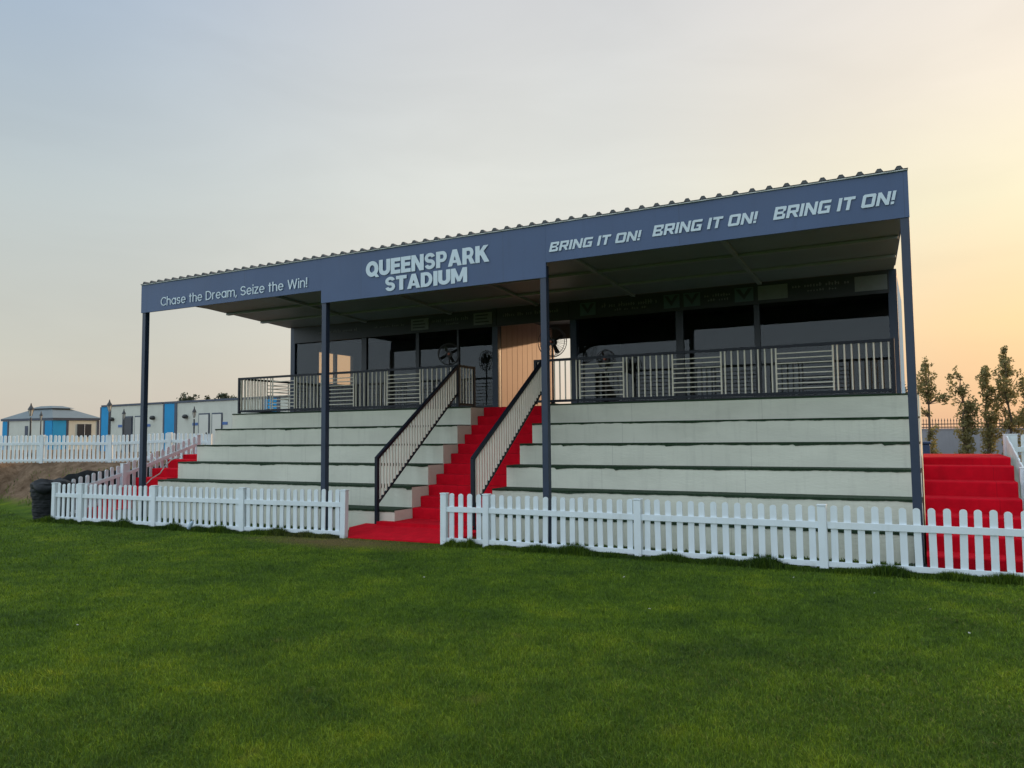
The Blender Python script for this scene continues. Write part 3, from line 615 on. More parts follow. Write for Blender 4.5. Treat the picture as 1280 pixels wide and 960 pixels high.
# ---------------------------------------------------------------- railings
def railing(root, p, q, panels, h=.90, lo=.06, end_posts=(1, 1), ladder_n=9):
    """level railing from p to q (points at deck level); panels = [(kind, length share)]"""
    p, q = Vector(p), Vector(q); d = q-p; Lh = d.length; u = d.normalized(); zv = Vector((0, 0, 1))
    MB().bar(p+zv*h, q+zv*h, .05, .05).build('top_rail', M_RAIL, root); MB().bar(p+zv*lo, q+zv*lo, .04, .05).build('bottom_rail', M_RAIL, root)
    for e, pt in ((end_posts[0], p), (end_posts[1], q)):
        if e: MB().bar(pt+zv*.004, pt+zv*(h+.025), .06, .06).build('post', M_RAIL, root)
    s = 0; tot = sum(w for _, w in panels); r = .0125
    for kind, w in panels:
        a = s/tot*Lh; b_ = (s+w)/tot*Lh; s += w; m = MB(); z0, z1 = lo+.025, h-.025
        if kind == 'v':
            n = max(1, round((b_-a)/.118))
            for k in range(n):
                x = a+(k+.5)*(b_-a)/n; m.tube(p+u*x+zv*z0, p+u*x+zv*z1, r*1.15, n=6, cap=False)
            m.build('bar_panel', M_CREAM, root, smooth=True)
        else:
            for x in (a+.012, b_-.012): m.tube(p+u*x+zv*z0, p+u*x+zv*z1, r*1.3, n=6, cap=False)
            for k in range(ladder_n-1):
                z = z0+(k+.7)*(z1-z0)/ladder_n*1.02; m.tube(p+u*(a+.02)+zv*z, p+u*(b_-.02)+zv*z, r*.95, n=6, cap=False)
            m.build('ladder_panel', M_CREAM, root, smooth=True)
ZR = ZP+.02; YR = YP+.05
rl = thing('deck_railing', (-12.2, YR, ZR), 'left deck railing of dark rails with cream bars, turning the outer corner', 'railing', 'deck railings')
railing(rl, (-15.52, YR, ZR), (-8.86, YR, ZR), [('v', 1.15), ('l', .76), ('v', .90), ('l', .96), ('v', .96), ('l', .94), ('v', .99)])
railing(rl, (-15.52, YR+.03, ZR), (-15.52, 7.9, ZR), [('v', .9), ('l', .8), ('v', .9), ('l', .9), ('v', 1.4)], end_posts=(0, 1))
railing(rl, (-8.86, YR+.035, ZR), (-8.86, 3.56, ZR), [('v', .7)], end_posts=(0, 1))
rr = thing('deck_railing', (-3.5, YR, ZR), 'right deck railing of dark rails with alternating upright and ladder bars', 'railing', 'deck railings')
railing(rr, (-6.965, YR, ZR), (-.30, YR, ZR), [('v', .98), ('l', .95), ('v', .96), ('l', .94), ('v', .95), ('l', .97), ('v', .92)])
def stair_rail(x, label, ybase):
    s = thing('stair_railing', (x, Y0, 0), label, 'railing', 'sloping stair railings')
    y0, z0, y1, z1 = ybase, 1.355, YR, ZR+.91
    MB().bar((x, y0, .02), (x, y0, z0), .065, .065).build('post', M_RAIL, s, bevel=.004)
    MB().bar((x, y1, ZP-.38), (x, y1, z1), .055, .055).build('post', M_RAIL, s)
    MB().bar((x, y0-.02, z0-.01), (x, y1+.02, z1), .065, .06).build('top_rail', M_RAIL, s, bevel=.004)
    MB().bar((x, y0+.02, z0-.83), (x, y1, z1-.60), .04, .04).build('bottom_rail', M_RAIL, s)
    m = MB(); n = 30
    for k in range(n):
        y = y0+.05+(y1-y0-.09)*(k+.5)/n; f = (y-y0)/(y1-y0); m.bar((x, y, z0-.83+f*(z1-.60-z0+.83)), (x, y, z0+f*(z1-z0)-.03), .034, .022)
    m.build('bar_panel', M_CREAM, s)
stair_rail(-8.87, 'stair railing with cream bars on the left of the red stair', Y0-.06)
stair_rail(-6.80, 'stair railing with cream bars on the right of the red stair', Y0-.06)

# ---------------------------------------------------------------- picket fences
def picket(mb, x, y, z0, z1, w, th, ux, uy, lean=0.):
    """rounded-top picket centred at x, y; (ux, uy) along the fence"""
    nx_, ny_ = -uy, ux; r = w/2; pts = [(-r, z0), (r, z0), (r, z1-r*.8)]
    for k in range(1, 6): a = math.pi*k/6; pts.append((r*math.cos(a), z1-r*.8+r*.8*math.sin(a)))
    pts.append((-r, z1-r*.8))
    mb.prism([(x+ux*(a+lean*(z-z0)/.8)-nx_*th/2, y+uy*(a+lean*(z-z0)/.8)-ny_*th/2, z) for a, z in pts], (nx_*th, ny_*th, 0))
def fence(label, posts, h=.825, pitch=.155, w=.082, front=-1, post_w=.105, first=True, group='white picket fences'):
    f = thing('picket_fence', posts[0], label, 'fence', group)
    for k, (x, y, z) in enumerate(posts):
        dx, dy = (posts[min(k+1, len(posts)-1)][0]-posts[max(k-1, 0)][0], posts[min(k+1, len(posts)-1)][1]-posts[max(k-1, 0)][1])
        a = math.atan2(dy, dx); ca, sa = math.cos(a), math.sin(a); r = post_w/2
        lean = random.gauss(0, .006)
        poly = [(x+ca*i*r-sa*j*r, y+sa*i*r+ca*j*r, z-.05) for i, j in ((-1, -1), (1, -1), (1, 1), (-1, 1))]
        po = MB().prism(poly, (lean, 0, h+.04)).build('post', M_WHITE, f, bevel=.006)
        r *= 1.12
        MB().prism([(x+ca*i*r-sa*j*r+lean, y+sa*i*r+ca*j*r, z+h-.008) for i, j in ((-1, -1), (1, -1), (1, 1), (-1, 1))], (0, 0, .018)).build('post_cap', M_WHITE, po, bevel=.004)
    for (xa, ya, za), (xb, yb, zb) in zip(posts[:-1], posts[1:]):
        Lh = math.hypot(xb-xa, yb-ya); ux, uy = (xb-xa)/Lh, (yb-ya)/Lh; n = max(1, round((Lh-post_w)/pitch)-0)
        m = MB(); free = Lh-post_w
        for k in range(n):
            s = post_w/2+free*(k+.5)/n; fz = s/Lh; z = za+(zb-za)*fz; jit = random.gauss(0, .006)
            picket(m, xa+ux*s, ya+uy*s, z+.015, z+h+jit, w, .02, ux, uy, random.gauss(0, .007))
        pnl = m.build('picket_panel', M_WHITE, f)
        o = .021*front; nx_, ny_ = -uy*o, ux*o
        for zc, hh in ((.085, .07), (.575, .085)):
            MB().bar((xa+ux*post_w/2+nx_, ya+uy*post_w/2+ny_, za+zc), (xb-ux*post_w/2+nx_, yb-uy*post_w/2+ny_, zb+zc), .022, hh).build('rail', M_WHITE, pnl, bevel=.003)
    return f
fence('white picket fence along the lawn in front of the left seating, left of the gap', [(-16.5, -1.27, 0), (-15.62, -1.24, 0), (-13.4, -1.17, 0), (-11.13, -1.03, 0), (-8.90, -.83, 0)])
fence('white picket fence along the lawn in front of the right seating, right of the gap', [(-6.8, -.85, 0), (-6.04, -.80, 0), (-3.53, -.83, 0), (-1.07, -.83, 0), (1.39, -.79, 0), (3.85, -.76, 0)])
fence('white picket fence sloping up beside the far left red stair', [(-16.9, -.9, -.02), (-16.9, .62, .34), (-16.9, 2.76, 1.02)], front=-1)
bf = [at(px, 578, 23) for px in (-90, -20, 52, 138, 212, 262)]
fence('white picket fence on top of the dirt bank in front of the cream cabins', [(p[0], p[1], float(ground_h(p[0], p[1]))-.02) for p in bf], pitch=.125, w=.075)
fence('white picket fence stepping down beside the right hand red stair', [(1.33, -.25, -.02), (1.33, 1.5, .40), (1.33, 3.95, .86)], pitch=.11, w=.07, front=-1)
fence('short white picket fence running off to the right from the stair top post', [(1.42, 3.95, .86), (3.6, 4.05, .86)], pitch=.2, w=.10)

# ---------------------------------------------------------------- fans on the deck
def fan(x, y, zc, r, yaw, label):
    f = thing('pedestal_fan', (x, y, ZP+.02), label, 'fan', 'pedestal fans on the deck')
    a = Vector((math.cos(yaw), math.sin(yaw), 0)); b_ = Vector((0, 0, 1)); n = a.cross(b_); c = Vector((x, y, zc))
    MB().lathe((x, y, ZP+.02), [(.24, 0), (.24, .03), (.06, .05), (.03, .09)]).build('base', M_METAL, f)
    MB().tube((x, y, ZP+.1), (x, y, zc-.05), .02).build('pole', M_METAL, f)
    m = MB()
    for s, k in ((.07, .92), (0, 1), (-.07, .92)): m.ring(c+n*s, r*k, .007, a, b_)
    for kk in range(36):
        th = 6.283*kk/36; d = a*math.cos(th)+b_*math.sin(th)
        m.tube(c+n*.10+d*.07, c+n*.07+d*r*.92, .0022, n=4, cap=False); m.tube(c+n*.07+d*r*.92, c+d*r, .0022, n=4, cap=False); m.tube(c-n*.10+d*.07, c-n*.07+d*r*.92, .0022, n=4, cap=False)
    m.build('cage', M_METAL, f)
    MB().tube(c-n*.12, c+n*.02, .075, .075, n=14).build('motor', M_METAL, f); MB().tube(c+n*.022, c+n*.115, .036, .022, n=14).build('hub', M_HUB, f)
    for kk in range(4):
        th = 1.5708*kk+.5; d = a*math.cos(th)+b_*math.sin(th); e = -a*math.sin(th)+b_*math.cos(th)
        P = [c+d*.05-e*.02+n*.02, c+d*r*.82-e*r*.15+n*.03, c+d*r*.84+e*r*.12-n*.03, c+d*.05+e*.03-n*.02]
        MB().prism(P, n*.006).build('blade', M_METAL, f)
fan(-9.62, 3.72, 3.66, .26, .5, 'black pedestal fan with orange hub at the top left of the stair')
fan(-6.96, 3.72, 3.77, .33, .1, 'black pedestal fan with open blades in front of the bright doorway')
fan(-5.73, 3.72, 3.33, .20, .1, 'small black pedestal fan half hidden behind the right railing')
# pot plant out in the light behind the passage
pp = thing('potted_plant', (-8.35, 9.4, ZP-.02), 'small leafy plant in a pot outside the back of the passage', 'plant')
MB().lathe((-8.35, 9.4, ZP-.02), [(.12, 0), (.17, .28), (.18, .3), (.15, .3)]).build('pot', M_BINB, pp)
def leaf_cloud(centres, n, size, rg, squash=1.):
    """many small leaf quads spread through a set of clumps (x, y, z, radius)"""
    m = MB(); C_ = np.array(centres); wts = C_[:, 3]**2; wts /= wts.sum()
    for k in rg.choice(len(C_), n, p=wts):
        c = C_[k]; d = rg.normal(size=3); d /= np.linalg.norm(d); rr_ = c[3]*rg.uniform(.15, 1)**.55; p = c[:3]+d*rr_*np.array([1, 1, squash])
        a = rg.normal(size=3); a /= np.linalg.norm(a); b2 = np.cross(a, rg.normal(size=3)); b2 /= np.linalg.norm(b2)+1e-9; s = size*rg.uniform(.6, 1.3)
        m.add([p-a*s, p+b2*s*.45, p+a*s, p-b2*s*.45], [(0, 1, 2, 3)])
    return m
rg = np.random.default_rng(5)
leaf_cloud([(-8.35+rg.normal()*.12, 9.4+rg.normal()*.12, ZP+.35+rg.uniform(0, .45), .14) for _ in range(9)], 260, .05, rg).build('foliage', M_LEAF, pp)
# deck extension the plant stands on
dk = MB().box(-11.5, -4.5, YB+.31, 10.2, 1.0, ZP-.03).build('rear_deck', M_PLSIDE); tag(dk, 'raised concrete landing behind the passage between the cabins', 'landing')

# ---------------------------------------------------------------- background, left: cream cabins, pavilion, lamps, trees
def gz(x, y): return float(ground_h(x, y))
A = Vector(at(135, 508, 43.8)); B = Vector(at(297, 500, 37.4)); d2 = Vector((B.x-A.x, B.y-A.y, 0)); d2.normalize(); n2 = Vector((d2.y, -d2.x, 0))     # n2 faces the viewer
if n2.dot(Vector(CAM)-A) < 0: n2 = -n2
def along(px):
    r0 = ray(px, 540); den = r0[0]*n2.x+r0[1]*n2.y; k = ((A.x-CAM[0])*n2.x+(A.y-CAM[1])*n2.y)/den
    P = CAM+r0*k; return (P[0]-A.x)*d2.x+(P[1]-A.y)*d2.y
def far_cabin(s0, s1, label, doors, lamps, plates, end_blue=1.0):
    P = lambda s, o, z: Vector((A.x+d2.x*s+n2.x*o, A.y+d2.y*s+n2.y*o, z)); zt = 3.60; zb = .95
    c = thing('site_cabin', P((s0+s1)/2, -1.2, 1.0), label, 'cabin', 'cream site cabins behind the bank')
    def bx(a, b_, o0, o1, z0, z1, m=None):
        m = m or MB(); q = [P(a, o0, z0), P(b_, o0, z0), P(b_, o1, z0), P(a, o1, z0)]; return m.prism(q, (0, 0, z1-z0))
    bx(s0, s1, -2.5, 0, zb, zt).build('wall', M_CABBG, c)
    bx(s0-.02, s1+.02, -2.52, .05, zt+.002, zt+.10).build('roof', M_CABTRIM, c)
    bx(s0-.03, s0+end_blue, -2.53, .02, zb, zt-.002).build('corner_panel', M_BLUE, c)
    bx(s0+end_blue+.002, s0+end_blue+.22, .0, .03, zb, zt-.002).build('trim_strip', M_CABTRIM, c); bx(s0-.16, s0-.032, .0, .03, zb, zt-.002).build('trim_strip', M_CABTRIM, c)
    for a, b_, dark in doors:
        fr = bx(a-.07, b_+.07, .003, .03, zb, 3.02).build('door_frame', M_CABTRIM, c)
        bx(a, b_, .032, .05, zb, 2.95).build('door', M_DARK if dark else M_DOOR, fr)
        if not dark: bx(b_-.14, b_-.08, .052, .09, 1.98, 2.06).build('handle', M_LAMP, fr)
    for s in lamps:
        p = P(s, .10, 2.88); m = MB().lathe((p.x, p.y, p.z-.11), [(.03, 0), (.13, .05), (.15, .12), (.11, .2), (.03, .23)], n=10); m.build('wall_lamp', M_LAMP, c, smooth=True)
    for s in plates: bx(s-.22, s+.22, .004, .02, 2.42, 2.56).build('name_plate', M_SIGNB, c)
    return c
L_ = along
s1, s2, s3, s4 = L_(127), L_(206), L_(330), L_(430)
far_cabin(s1, s2-.2, 'cream site cabin with a dark open doorway beside the pavilion', [(L_(154), L_(165), True), (L_(169.5), L_(180), False)], [L_(141), L_(192)], [L_(150.5), L_(185)], L_(135.5)-s1)
far_cabin(s2, s3-.2, 'cream site cabin with two pale doors left of the grandstand', [(L_(249.5), L_(261), False), (L_(266), L_(277), False)], [L_(233)], [L_(244), L_(281)], L_(218)-s2)
far_cabin(s3, s4, 'cream site cabin with blue corner seen through the left deck railing', [(L_(370), L_(382), False)], [], [], L_(346)-s3)

# pavilion with a two-tier hipped roof
Pc = Vector(at(66, 540, 55)); Pc.z = 0
pv = thing('pavilion', (Pc.x, Pc.y, 1.0), 'small cream and blue pavilion with grey two tier hipped roof', 'pavilion')
ea = [Vector(at(2, 528, 55)), Vector(at(66, 525, 52.5)), Vector(at(126, 525, 55))]
v1 = ea[0]-ea[1]; v2 = ea[2]-ea[1]; v1.z = v2.z = 0; back_ = ea[1]+v1+v2
quad = [ea[1], ea[2], back_, ea[0]]; ze = 3.12
for q in quad: q.z = ze
ctr = sum(quad, Vector())/4
def sc(q, k, z): w = ctr+(q-ctr)*k; return Vector((w.x, w.y, z))
m = MB(); m.prism([sc(q, .97, .9) for q in quad], (0, 0, ze-.9)); pw = m.build('wall', M_CABBG, pv)
m = MB(); m.prism([sc(q, 1.02, ze+.002) for q in quad], (0, 0, .14)); m.build('eaves_beam', M_CABTRIM, pv)
lo_ = [sc(q, 1.03, ze+.145) for q in quad]; hi_ = [sc(q, .40, 3.92) for q in quad]
m = MB().add(lo_+hi_, [(0, 1, 5, 4), (1, 2, 6, 5), (2, 3, 7, 6), (3, 0, 4, 7), (4, 5, 6, 7), (3, 2, 1, 0)]); rf = m.build('roof', M_PAVROOF, pv)
lo_ = [sc(q, .47, 3.98) for q in quad]; hi_ = [sc(q, .22, 4.16) for q in quad]
MB().add(lo_+hi_, [(0, 1, 5, 4), (1, 2, 6, 5), (2, 3, 7, 6), (3, 0, 4, 7), (4, 5, 6, 7), (3, 2, 1, 0)]).build('upper_tier', M_PAVROOF, rf)
MB().prism([sc(q, .38, 3.90) for q in quad], (0, 0, .09)).build('vent_band', M_CABTRIM, rf)
def on_face(q0, q1, a, b_, z0, z1, off, th):
    """a slab on the wall between two plan corners, a..b as shares of its length"""
    u = (q1-q0); n_ = Vector((u.y, -u.x, 0)).normalized()
    if n_.dot(Vector(CAM)-q0) < 0: n_ = -n_
    p = [q0+u*a+n_*off, q0+u*b_+n_*off, q0+u*b_+n_*(off+th), q0+u*a+n_*(off+th)]
    return MB().prism([(w.x, w.y, z0) for w in p], (0, 0, z1-z0))
W0, W1, W3 = sc(quad[0], .97, 0), sc(quad[1], .97, 0), sc(quad[3], .97, 0)
for (q0, q1, a, b_) in ((W0, W1, .0, .28), (W0, W3, .0, .14), (W0, W3, .90, 1.0), (W0, W1, .95, 1.0)):
    on_face(q0, q1, a, b_, .95, ze-.03, .004, .03).build('corner_panel', M_BLUE if b_-a > .06 else M_CABTRIM, pv)
for (q0, q1, a, b_) in ((W0, W1, .282, .33), (W0, W3, .142, .17), (W0, W3, .875, .898)):
    on_face(q0, q1, a, b_, .95, ze-.03, .004, .04).build('trim_strip', M_CABTRIM, pv)
wn = on_face(W0, W1, .52, .82, 1.95, 2.85, .004, .05).build('window', M_DARK, pv); on_face(W0, W1, .665, .675, 1.97, 2.85, .056, .03).build('window_bar', M_FLASH, wn)
on_face(W0, W3, .48, .54, .95, 2.75, .004, .02).build('door_edge', M_CABTRIM, pv); 

# street lamps
def lamp(px, ptop, dist, label, proto=[None]):
    p = at(px, ptop, dist); x, y = p[0], p[1]; g = gz(x, y); h = p[2]-g
    s = thing('street_lamp', (x, y, g), label, 'street lamp', 'lantern street lamps by the cabins')
    MB().lathe((x, y, g), [(.10, 0), (.10, .12), (.05, .25), (.035, .3), (.03, h-.55)], n=10).build('pole', M_LAMP, s)
    kq = .62 if dist < 34 else .5
    ln = MB().lathe((x, y, g+h-.50), [(.06*kq, 0), (.14*kq, .22), (.13*kq, .24)], n=8).build('lantern', M_LGLASS, s)
    MB().lathe((x, y, g+h-.26), [(.20*kq, 0), (.16*kq, .06), (.06*kq, .16), (.015, .26)], n=8).build('lantern_roof', M_LAMP, ln)
    m = MB()
    for k in range(4):
        a = .785+1.571*k; m.tube((x+.055*kq*math.cos(a), y+.055*kq*math.sin(a), g+h-.5), (x+.14*kq*math.cos(a), y+.14*kq*math.sin(a), g+h-.27), .012, n=5)
    m.build('lantern_frame', M_LAMP, ln)
lamp(39, 504, 30, 'tall lantern street lamp standing in front of the pavilion')
lamp(137, 499.5, 33, 'tall lantern street lamp at the corner of the cabin beside the pavilion')
lamp(51.5, 514, 44, 'small lantern street lamp against the pavilion wall')
lamp(155, 511, 38, 'small lantern street lamp beside the open dark doorway')
lamp(243, 508, 34, 'dark lantern street lamp between the cabin doors and the red stair')

# trees
def tree(name, px, dist, ztop, clumps, label, cat, group, seed, leaves, size, leafm):
    p = at(px, 560, dist); x, y = p[0], p[1]; g = gz(x, y); rg2 = np.random.default_rng(seed)
    tr = thing(name, (x, y, g), label, cat, group); hgt = ztop-g
    m = MB(); prev = Vector((x, y, g-.1)); n = 6; pts_ = [prev]
    for k in range(1, n+1):
        q = Vector((x+rg2.normal()*.06, y+rg2.normal()*.06, g+hgt*.92*k/n)); m.tube(prev, q, .075*(1-.8*(k-1)/n), .075*(1-.8*k/n), n=7); prev = q; pts_.append(q)
    cen = []
    for zf, rad, dx in clumps:
        zc = g+hgt*zf
        for _ in range(7):
            a = rg2.uniform(0, 6.28); rr_ = rad*rg2.uniform(.2, .85); c = (x+dx+rr_*math.cos(a), y+rr_*math.sin(a), zc+rg2.normal()*rad*.5, rad*rg2.uniform(.35, .62)); cen.append(c)
            b0 = Vector((x, y, max(g+.1, zc-rad*.9))); m.tube(b0, Vector(c[:3]), .02, .006, n=5)
    m.build('trunk', M_BARK, tr)
    leaf_cloud(cen, leaves, size, rg2, 1.15).build('crown', leafm, tr)
D = 36
GT = 'young trees before the grey boundary wall'
tree('young_tree', 1162, D, 5.2, [(.92, .32, 0), (.82, .45, 0), (.72, .50, .05), (.63, .45, -.05), (.60, .3, .55), (.46, .22, -.1), (.28, .3, .1), (.12, .45, 0), (.05, .5, 0)], 'young tree with rounded crown and bare upper stem, nearest the grandstand post', 'tree', GT, 31, 2232, .078, M_LEAF)
tree('young_tree', 1206, D, 4.55, [(.95, .25, -.3), (.84, .36, -.2), (.74, .45, -.1), (.62, .5, .2), (.52, .5, .3), (.40, .5, .15), (.28, .5, .2), (.15, .55, .1), (.06, .5, 0)], 'shorter young tree leaning right, second tree from the grandstand post', 'tree', GT, 32, 2827, .078, M_LEAF)
tree('young_tree', 1236, D+.6, 4.9, [(.94, .28, 0), (.84, .38, 0), (.72, .40, .05), (.60, .40, .1), (.48, .42, .15), (.36, .5, .1), (.24, .5, .1), (.1, .4, 0)], 'slender young tree of even width beside the tallest tree', 'tree', GT, 33, 2678, .078, M_LEAF)
tree('young_tree', 1262, D, 5.75, [(.96, .22, 0), (.88, .35, 0), (.78, .46, 0), (.68, .55, .1), (.58, .62, .15), (.48, .4, -.2), (.34, .45, .2), (.24, .6, .1), (.1, .4, 0)], 'tallest young tree with pointed crown rising above the right stair fence', 'tree', GT, 34, 2976, .078, M_LEAF)
tree('young_tree', 1292, D-1, 4.0, [(.9, .4, -.2), (.75, .55, 0), (.55, .6, 0), (.3, .6, 0), (.1, .5, 0)], 'low young tree at the far right cut by the picture edge', 'tree', GT, 35, 2232, .078, M_LEAF)
GF = 'distant trees over the cabin roofs'
tree('distant_tree', 229, 75, 6.1, [(.9, .6, 0), (.8, .9, 0), (.65, 1.0, 0), (.5, .9, 0)], 'rounded distant tree above the cabin roof, leftmost of its row', 'tree', GF, 41, 1000, .16, M_LEAF2)
tree('distant_tree', 243, 78, 5.7, [(.95, .5, -.4), (.93, .3, .7), (.75, .3, 0)], 'sparse wispy distant tree above the cabin roof', 'tree', GF, 42, 240, .14, M_LEAF2)
tree('distant_tree', 257, 76, 5.75, [(.96, .45, 0), (.8, .5, 0), (.65, .4, 0)], 'small thin distant tree above the cabin roof', 'tree', GF, 43, 380, .14, M_LEAF2)
tree('distant_tree', 279, 74, 6.1, [(.92, .6, -.3), (.85, .8, 0), (.75, .9, .5), (.6, 1.1, .3)], 'broad distant tree above the cabin roof next to the deck corner post', 'tree', GF, 44, 1100, .16, M_LEAF2)
tree('distant_tree', 1134, 60, 5.6, [(.9, .6, 0), (.75, .9, 0), (.55, 1.0, 0), (.35, 1, 0)], 'distant tree glimpsed in the gap beside the right cabin corner', 'tree', GF, 45, 900, .13, M_LEAF2)

# boundary wall with spear railing
wa, wb = at(1080, 540, 42), at(1700, 540, 42); u = Vector((wb[0]-wa[0], wb[1]-wa[1], 0)); Lw = u.length; u.normalize(); nn_ = Vector((-u.y, u.x, 0))
bw = thing('boundary_wall', (wa[0], wa[1], 0), 'grey boundary wall with dark spear topped railing behind the trees', 'wall')
w0 = Vector((wa[0], wa[1], 0)); w1 = w0+u*Lw
MB().prism([w0-nn_*.1, w1-nn_*.1, w1+nn_*.1, w0+nn_*.1], (0, 0, 1.84)).build('wall', M_WALLG, bw)
MB().prism([w0-nn_*.13+Vector((0, 0, 1.842)), w1-nn_*.13+Vector((0, 0, 1.842)), w1+nn_*.13+Vector((0, 0, 1.842)), w0+nn_*.13+Vector((0, 0, 1.842))], (0, 0, .06)).build('coping', M_WALLG, bw)
m = MB(); k = 0; s = .1
while s < Lw:
    p = w0+u*s; m.bar(p+Vector((0, 0, 1.9)), p+Vector((0, 0, 2.30)), .03, .03); m.tube(p+Vector((0, 0, 2.30)), p+Vector((0, 0, 2.46)), .032, .003, n=4); s += .165
m.bar(w0+Vector((0, 0, 1.97)), w1+Vector((0, 0, 1.97)), .03, .05); m.bar(w0+Vector((0, 0, 2.14)), w1+Vector((0, 0, 2.14)), .03, .05)
m.build('spear_railing', M_LAMP, bw)

# ---------------------------------------------------------------- barrel, liner, litter, bin
def barrel(x, y, r, h):
    b_ = thing('plastic_barrel', (x, y, 0), 'black plastic wrapped barrel standing at the left end of the front fence', 'barrel')
    n = 44; nn2 = 40; rg3 = random.Random(3); vs = []
    for j in range(n+1):
        z = h*j/n; rr_ = r*(.97+.20*(z/h)**2.5+rg3.uniform(-.022, .022)+.016*math.sin(j*2.4))
        for k in range(nn2):
            a = 6.28318*k/nn2; q = rr_*(1+.05*math.sin(3*a+z*4)+.03*math.sin(7*a+z*17)+.015*math.sin(13*a-z*40)); vs.append((x+q*math.cos(a), y+q*math.sin(a), z+.015*math.sin(5*a+j)))
    fs = [(j*nn2+k, j*nn2+(k+1) % nn2, (j+1)*nn2+(k+1) % nn2, (j+1)*nn2+k) for j in range(n) for k in range(nn2)]
    MB().add(vs, fs+[tuple(range(nn2))[::-1], tuple(range(n*nn2, (n+1)*nn2))]).build('wrapped_body', M_BLACK, b_, smooth=True)
    vs = []                                              # loose folds gathered over the rim
    for j, (rr_, z) in enumerate(((r*1.10, h-.16), (r*1.22, h-.13), (r*1.27, h-.06), (r*1.16, h+.01), (r*.75, h+.05), (r*.3, h+.03))):
        for k in range(nn2):
            a = 6.28318*k/nn2; q = rr_*(1+.12*math.sin(2*a+2.6)+.06*math.sin(5*a+1+j*.3)+.03*math.sin(11*a+j)); vs.append((x+q*math.cos(a), y+q*math.sin(a), z+.045*math.sin(3*a+1.2)+.02*math.sin(8*a+j)))
    fs = [(j*nn2+k, j*nn2+(k+1) % nn2, (j+1)*nn2+(k+1) % nn2, (j+1)*nn2+k) for j in range(5) for k in range(nn2)]
    MB().add(vs, fs+[tuple(range(5*nn2, 6*nn2))]).build('loose_cover', M_BLACK, b_, smooth=True)
barrel(-17.05, -1.0, .36, .80)
# black sheet lining the edge of the bank behind the fence
ls = MB(); path = [(-17.2, -.95, .80), (-17.3, -.5, .95), (-17.3, -.05, 1.03), (-17.2, .6, 1.0), (-17.2, 1.6, 1.05), (-17.2, 2.4, 1.15)]
vs = []; nk = 40
for k in range(nk+1):
    f = k/nk*(len(path)-1); i = min(int(f), len(path)-2); w = f-i; p = [path[i][j]*(1-w)+path[i+1][j]*w for j in range(3)]
    for j, (o, zf) in enumerate(((0, 1), (.04, .66), (.02, .33), (.06, 0), (.075, 0), (.035, .33), (.055, .66), (.015, 1))):
        g = gz(p[0], p[1])-.1; vs.append((p[0]+o+.02*math.sin(k*1.3+j), p[1], g+(p[2]-g)*zf+.012*math.sin(k*.9)*(zf > .9)))
fs = [(k*8+j, k*8+(j+1) % 8, (k+1)*8+(j+1) % 8, (k+1)*8+j) for k in range(nk) for j in range(8)]
ls.add(vs, fs); lo2 = ls.build('plastic_liner', M_BLACK, smooth=True); tag(lo2, 'black plastic sheet propped along the bank behind the sloping fence', 'plastic sheet')
# white cord trailing down the left stair
pts_c = [on(px, py, 0, -15.95) for px, py in ((226, 571), (214, 575), (206, 583), (200, 592), (190, 598), (182, 606), (176, 611))]
m = MB()
for a, b_ in zip(pts_c[:-1], pts_c[1:]): m.tube(a, b_, .012, n=6)
tag(m.build('cord', M_SCRAP, smooth=True), 'thin pale cord trailing down the far left red stair', 'cord')
# crumpled bottle by the fence
bt = thing('plastic_bottle', (-12.24, -1.28, .02), 'crushed pale blue plastic bottle lying in grass at the foot of the fence', 'bottle')
b0, b1 = Vector((-12.27, -1.30, .05)), Vector((-12.18, -1.26, .22)); dd = (b1-b0).normalized()
m = MB(); m.tube(b0, b0+dd*.13, .036, .038, n=10); m.tube(b0+dd*.13, b0+dd*.17, .038, .015, n=10); m.build('bottle_body', M_BOTTLE, bt, smooth=False); MB().tube(b0+dd*.17, b0+dd*.19, .016, n=8).build('cap', M_SCRAP, bt)
for k, (px, py, lab) in enumerate(((812, 887/4+540, ''), (1093, 742, ''), (530, 722, ''), (1163, 762, ''), (1212, 792, ''), (780, 722, ''), (97, 782, ''), (992, 722, ''))):
    p = on(px, py, 2, .03); rs_ = random.Random(k); pol = [(p[0]+.013*math.cos(a)*rs_.uniform(.5, 1.2), p[1]+.013*math.sin(a)*rs_.uniform(.5, 1.2), p[2]+rs_.uniform(0, .012)) for a in (0, 1.2, 2.5, 3.6, 5)]
    o = MB().prism(pol, (0, 0, .004)).build('paper_scrap', M_SCRAP); tag(o, 'tiny pale scrap of paper lying on the lawn', 'litter', 'pale paper scraps on the lawn')
p = at(1148, 566, 22); bn = thing('storage_bin', (p[0], p[1], gz(p[0], p[1])), 'dark blue bin half hidden behind the right corner post', 'bin')
x, y, z = bn.location; MB().prism([(x-.3, y-.25, z), (x+.3, y-.25, z), (x+.3, y+.25, z), (x-.3, y+.25, z)], (0, 0, 1.0)).build('bin_body', M_BINB, bn, bevel=.03); MB().prism([(x-.33, y-.28, z+1.003), (x+.33, y-.28, z+1.003), (x+.33, y+.28, z+1.003), (x-.33, y+.28, z+1.003)], (0, 0, .07)).build('lid', M_BINB, bn, bevel=.02)

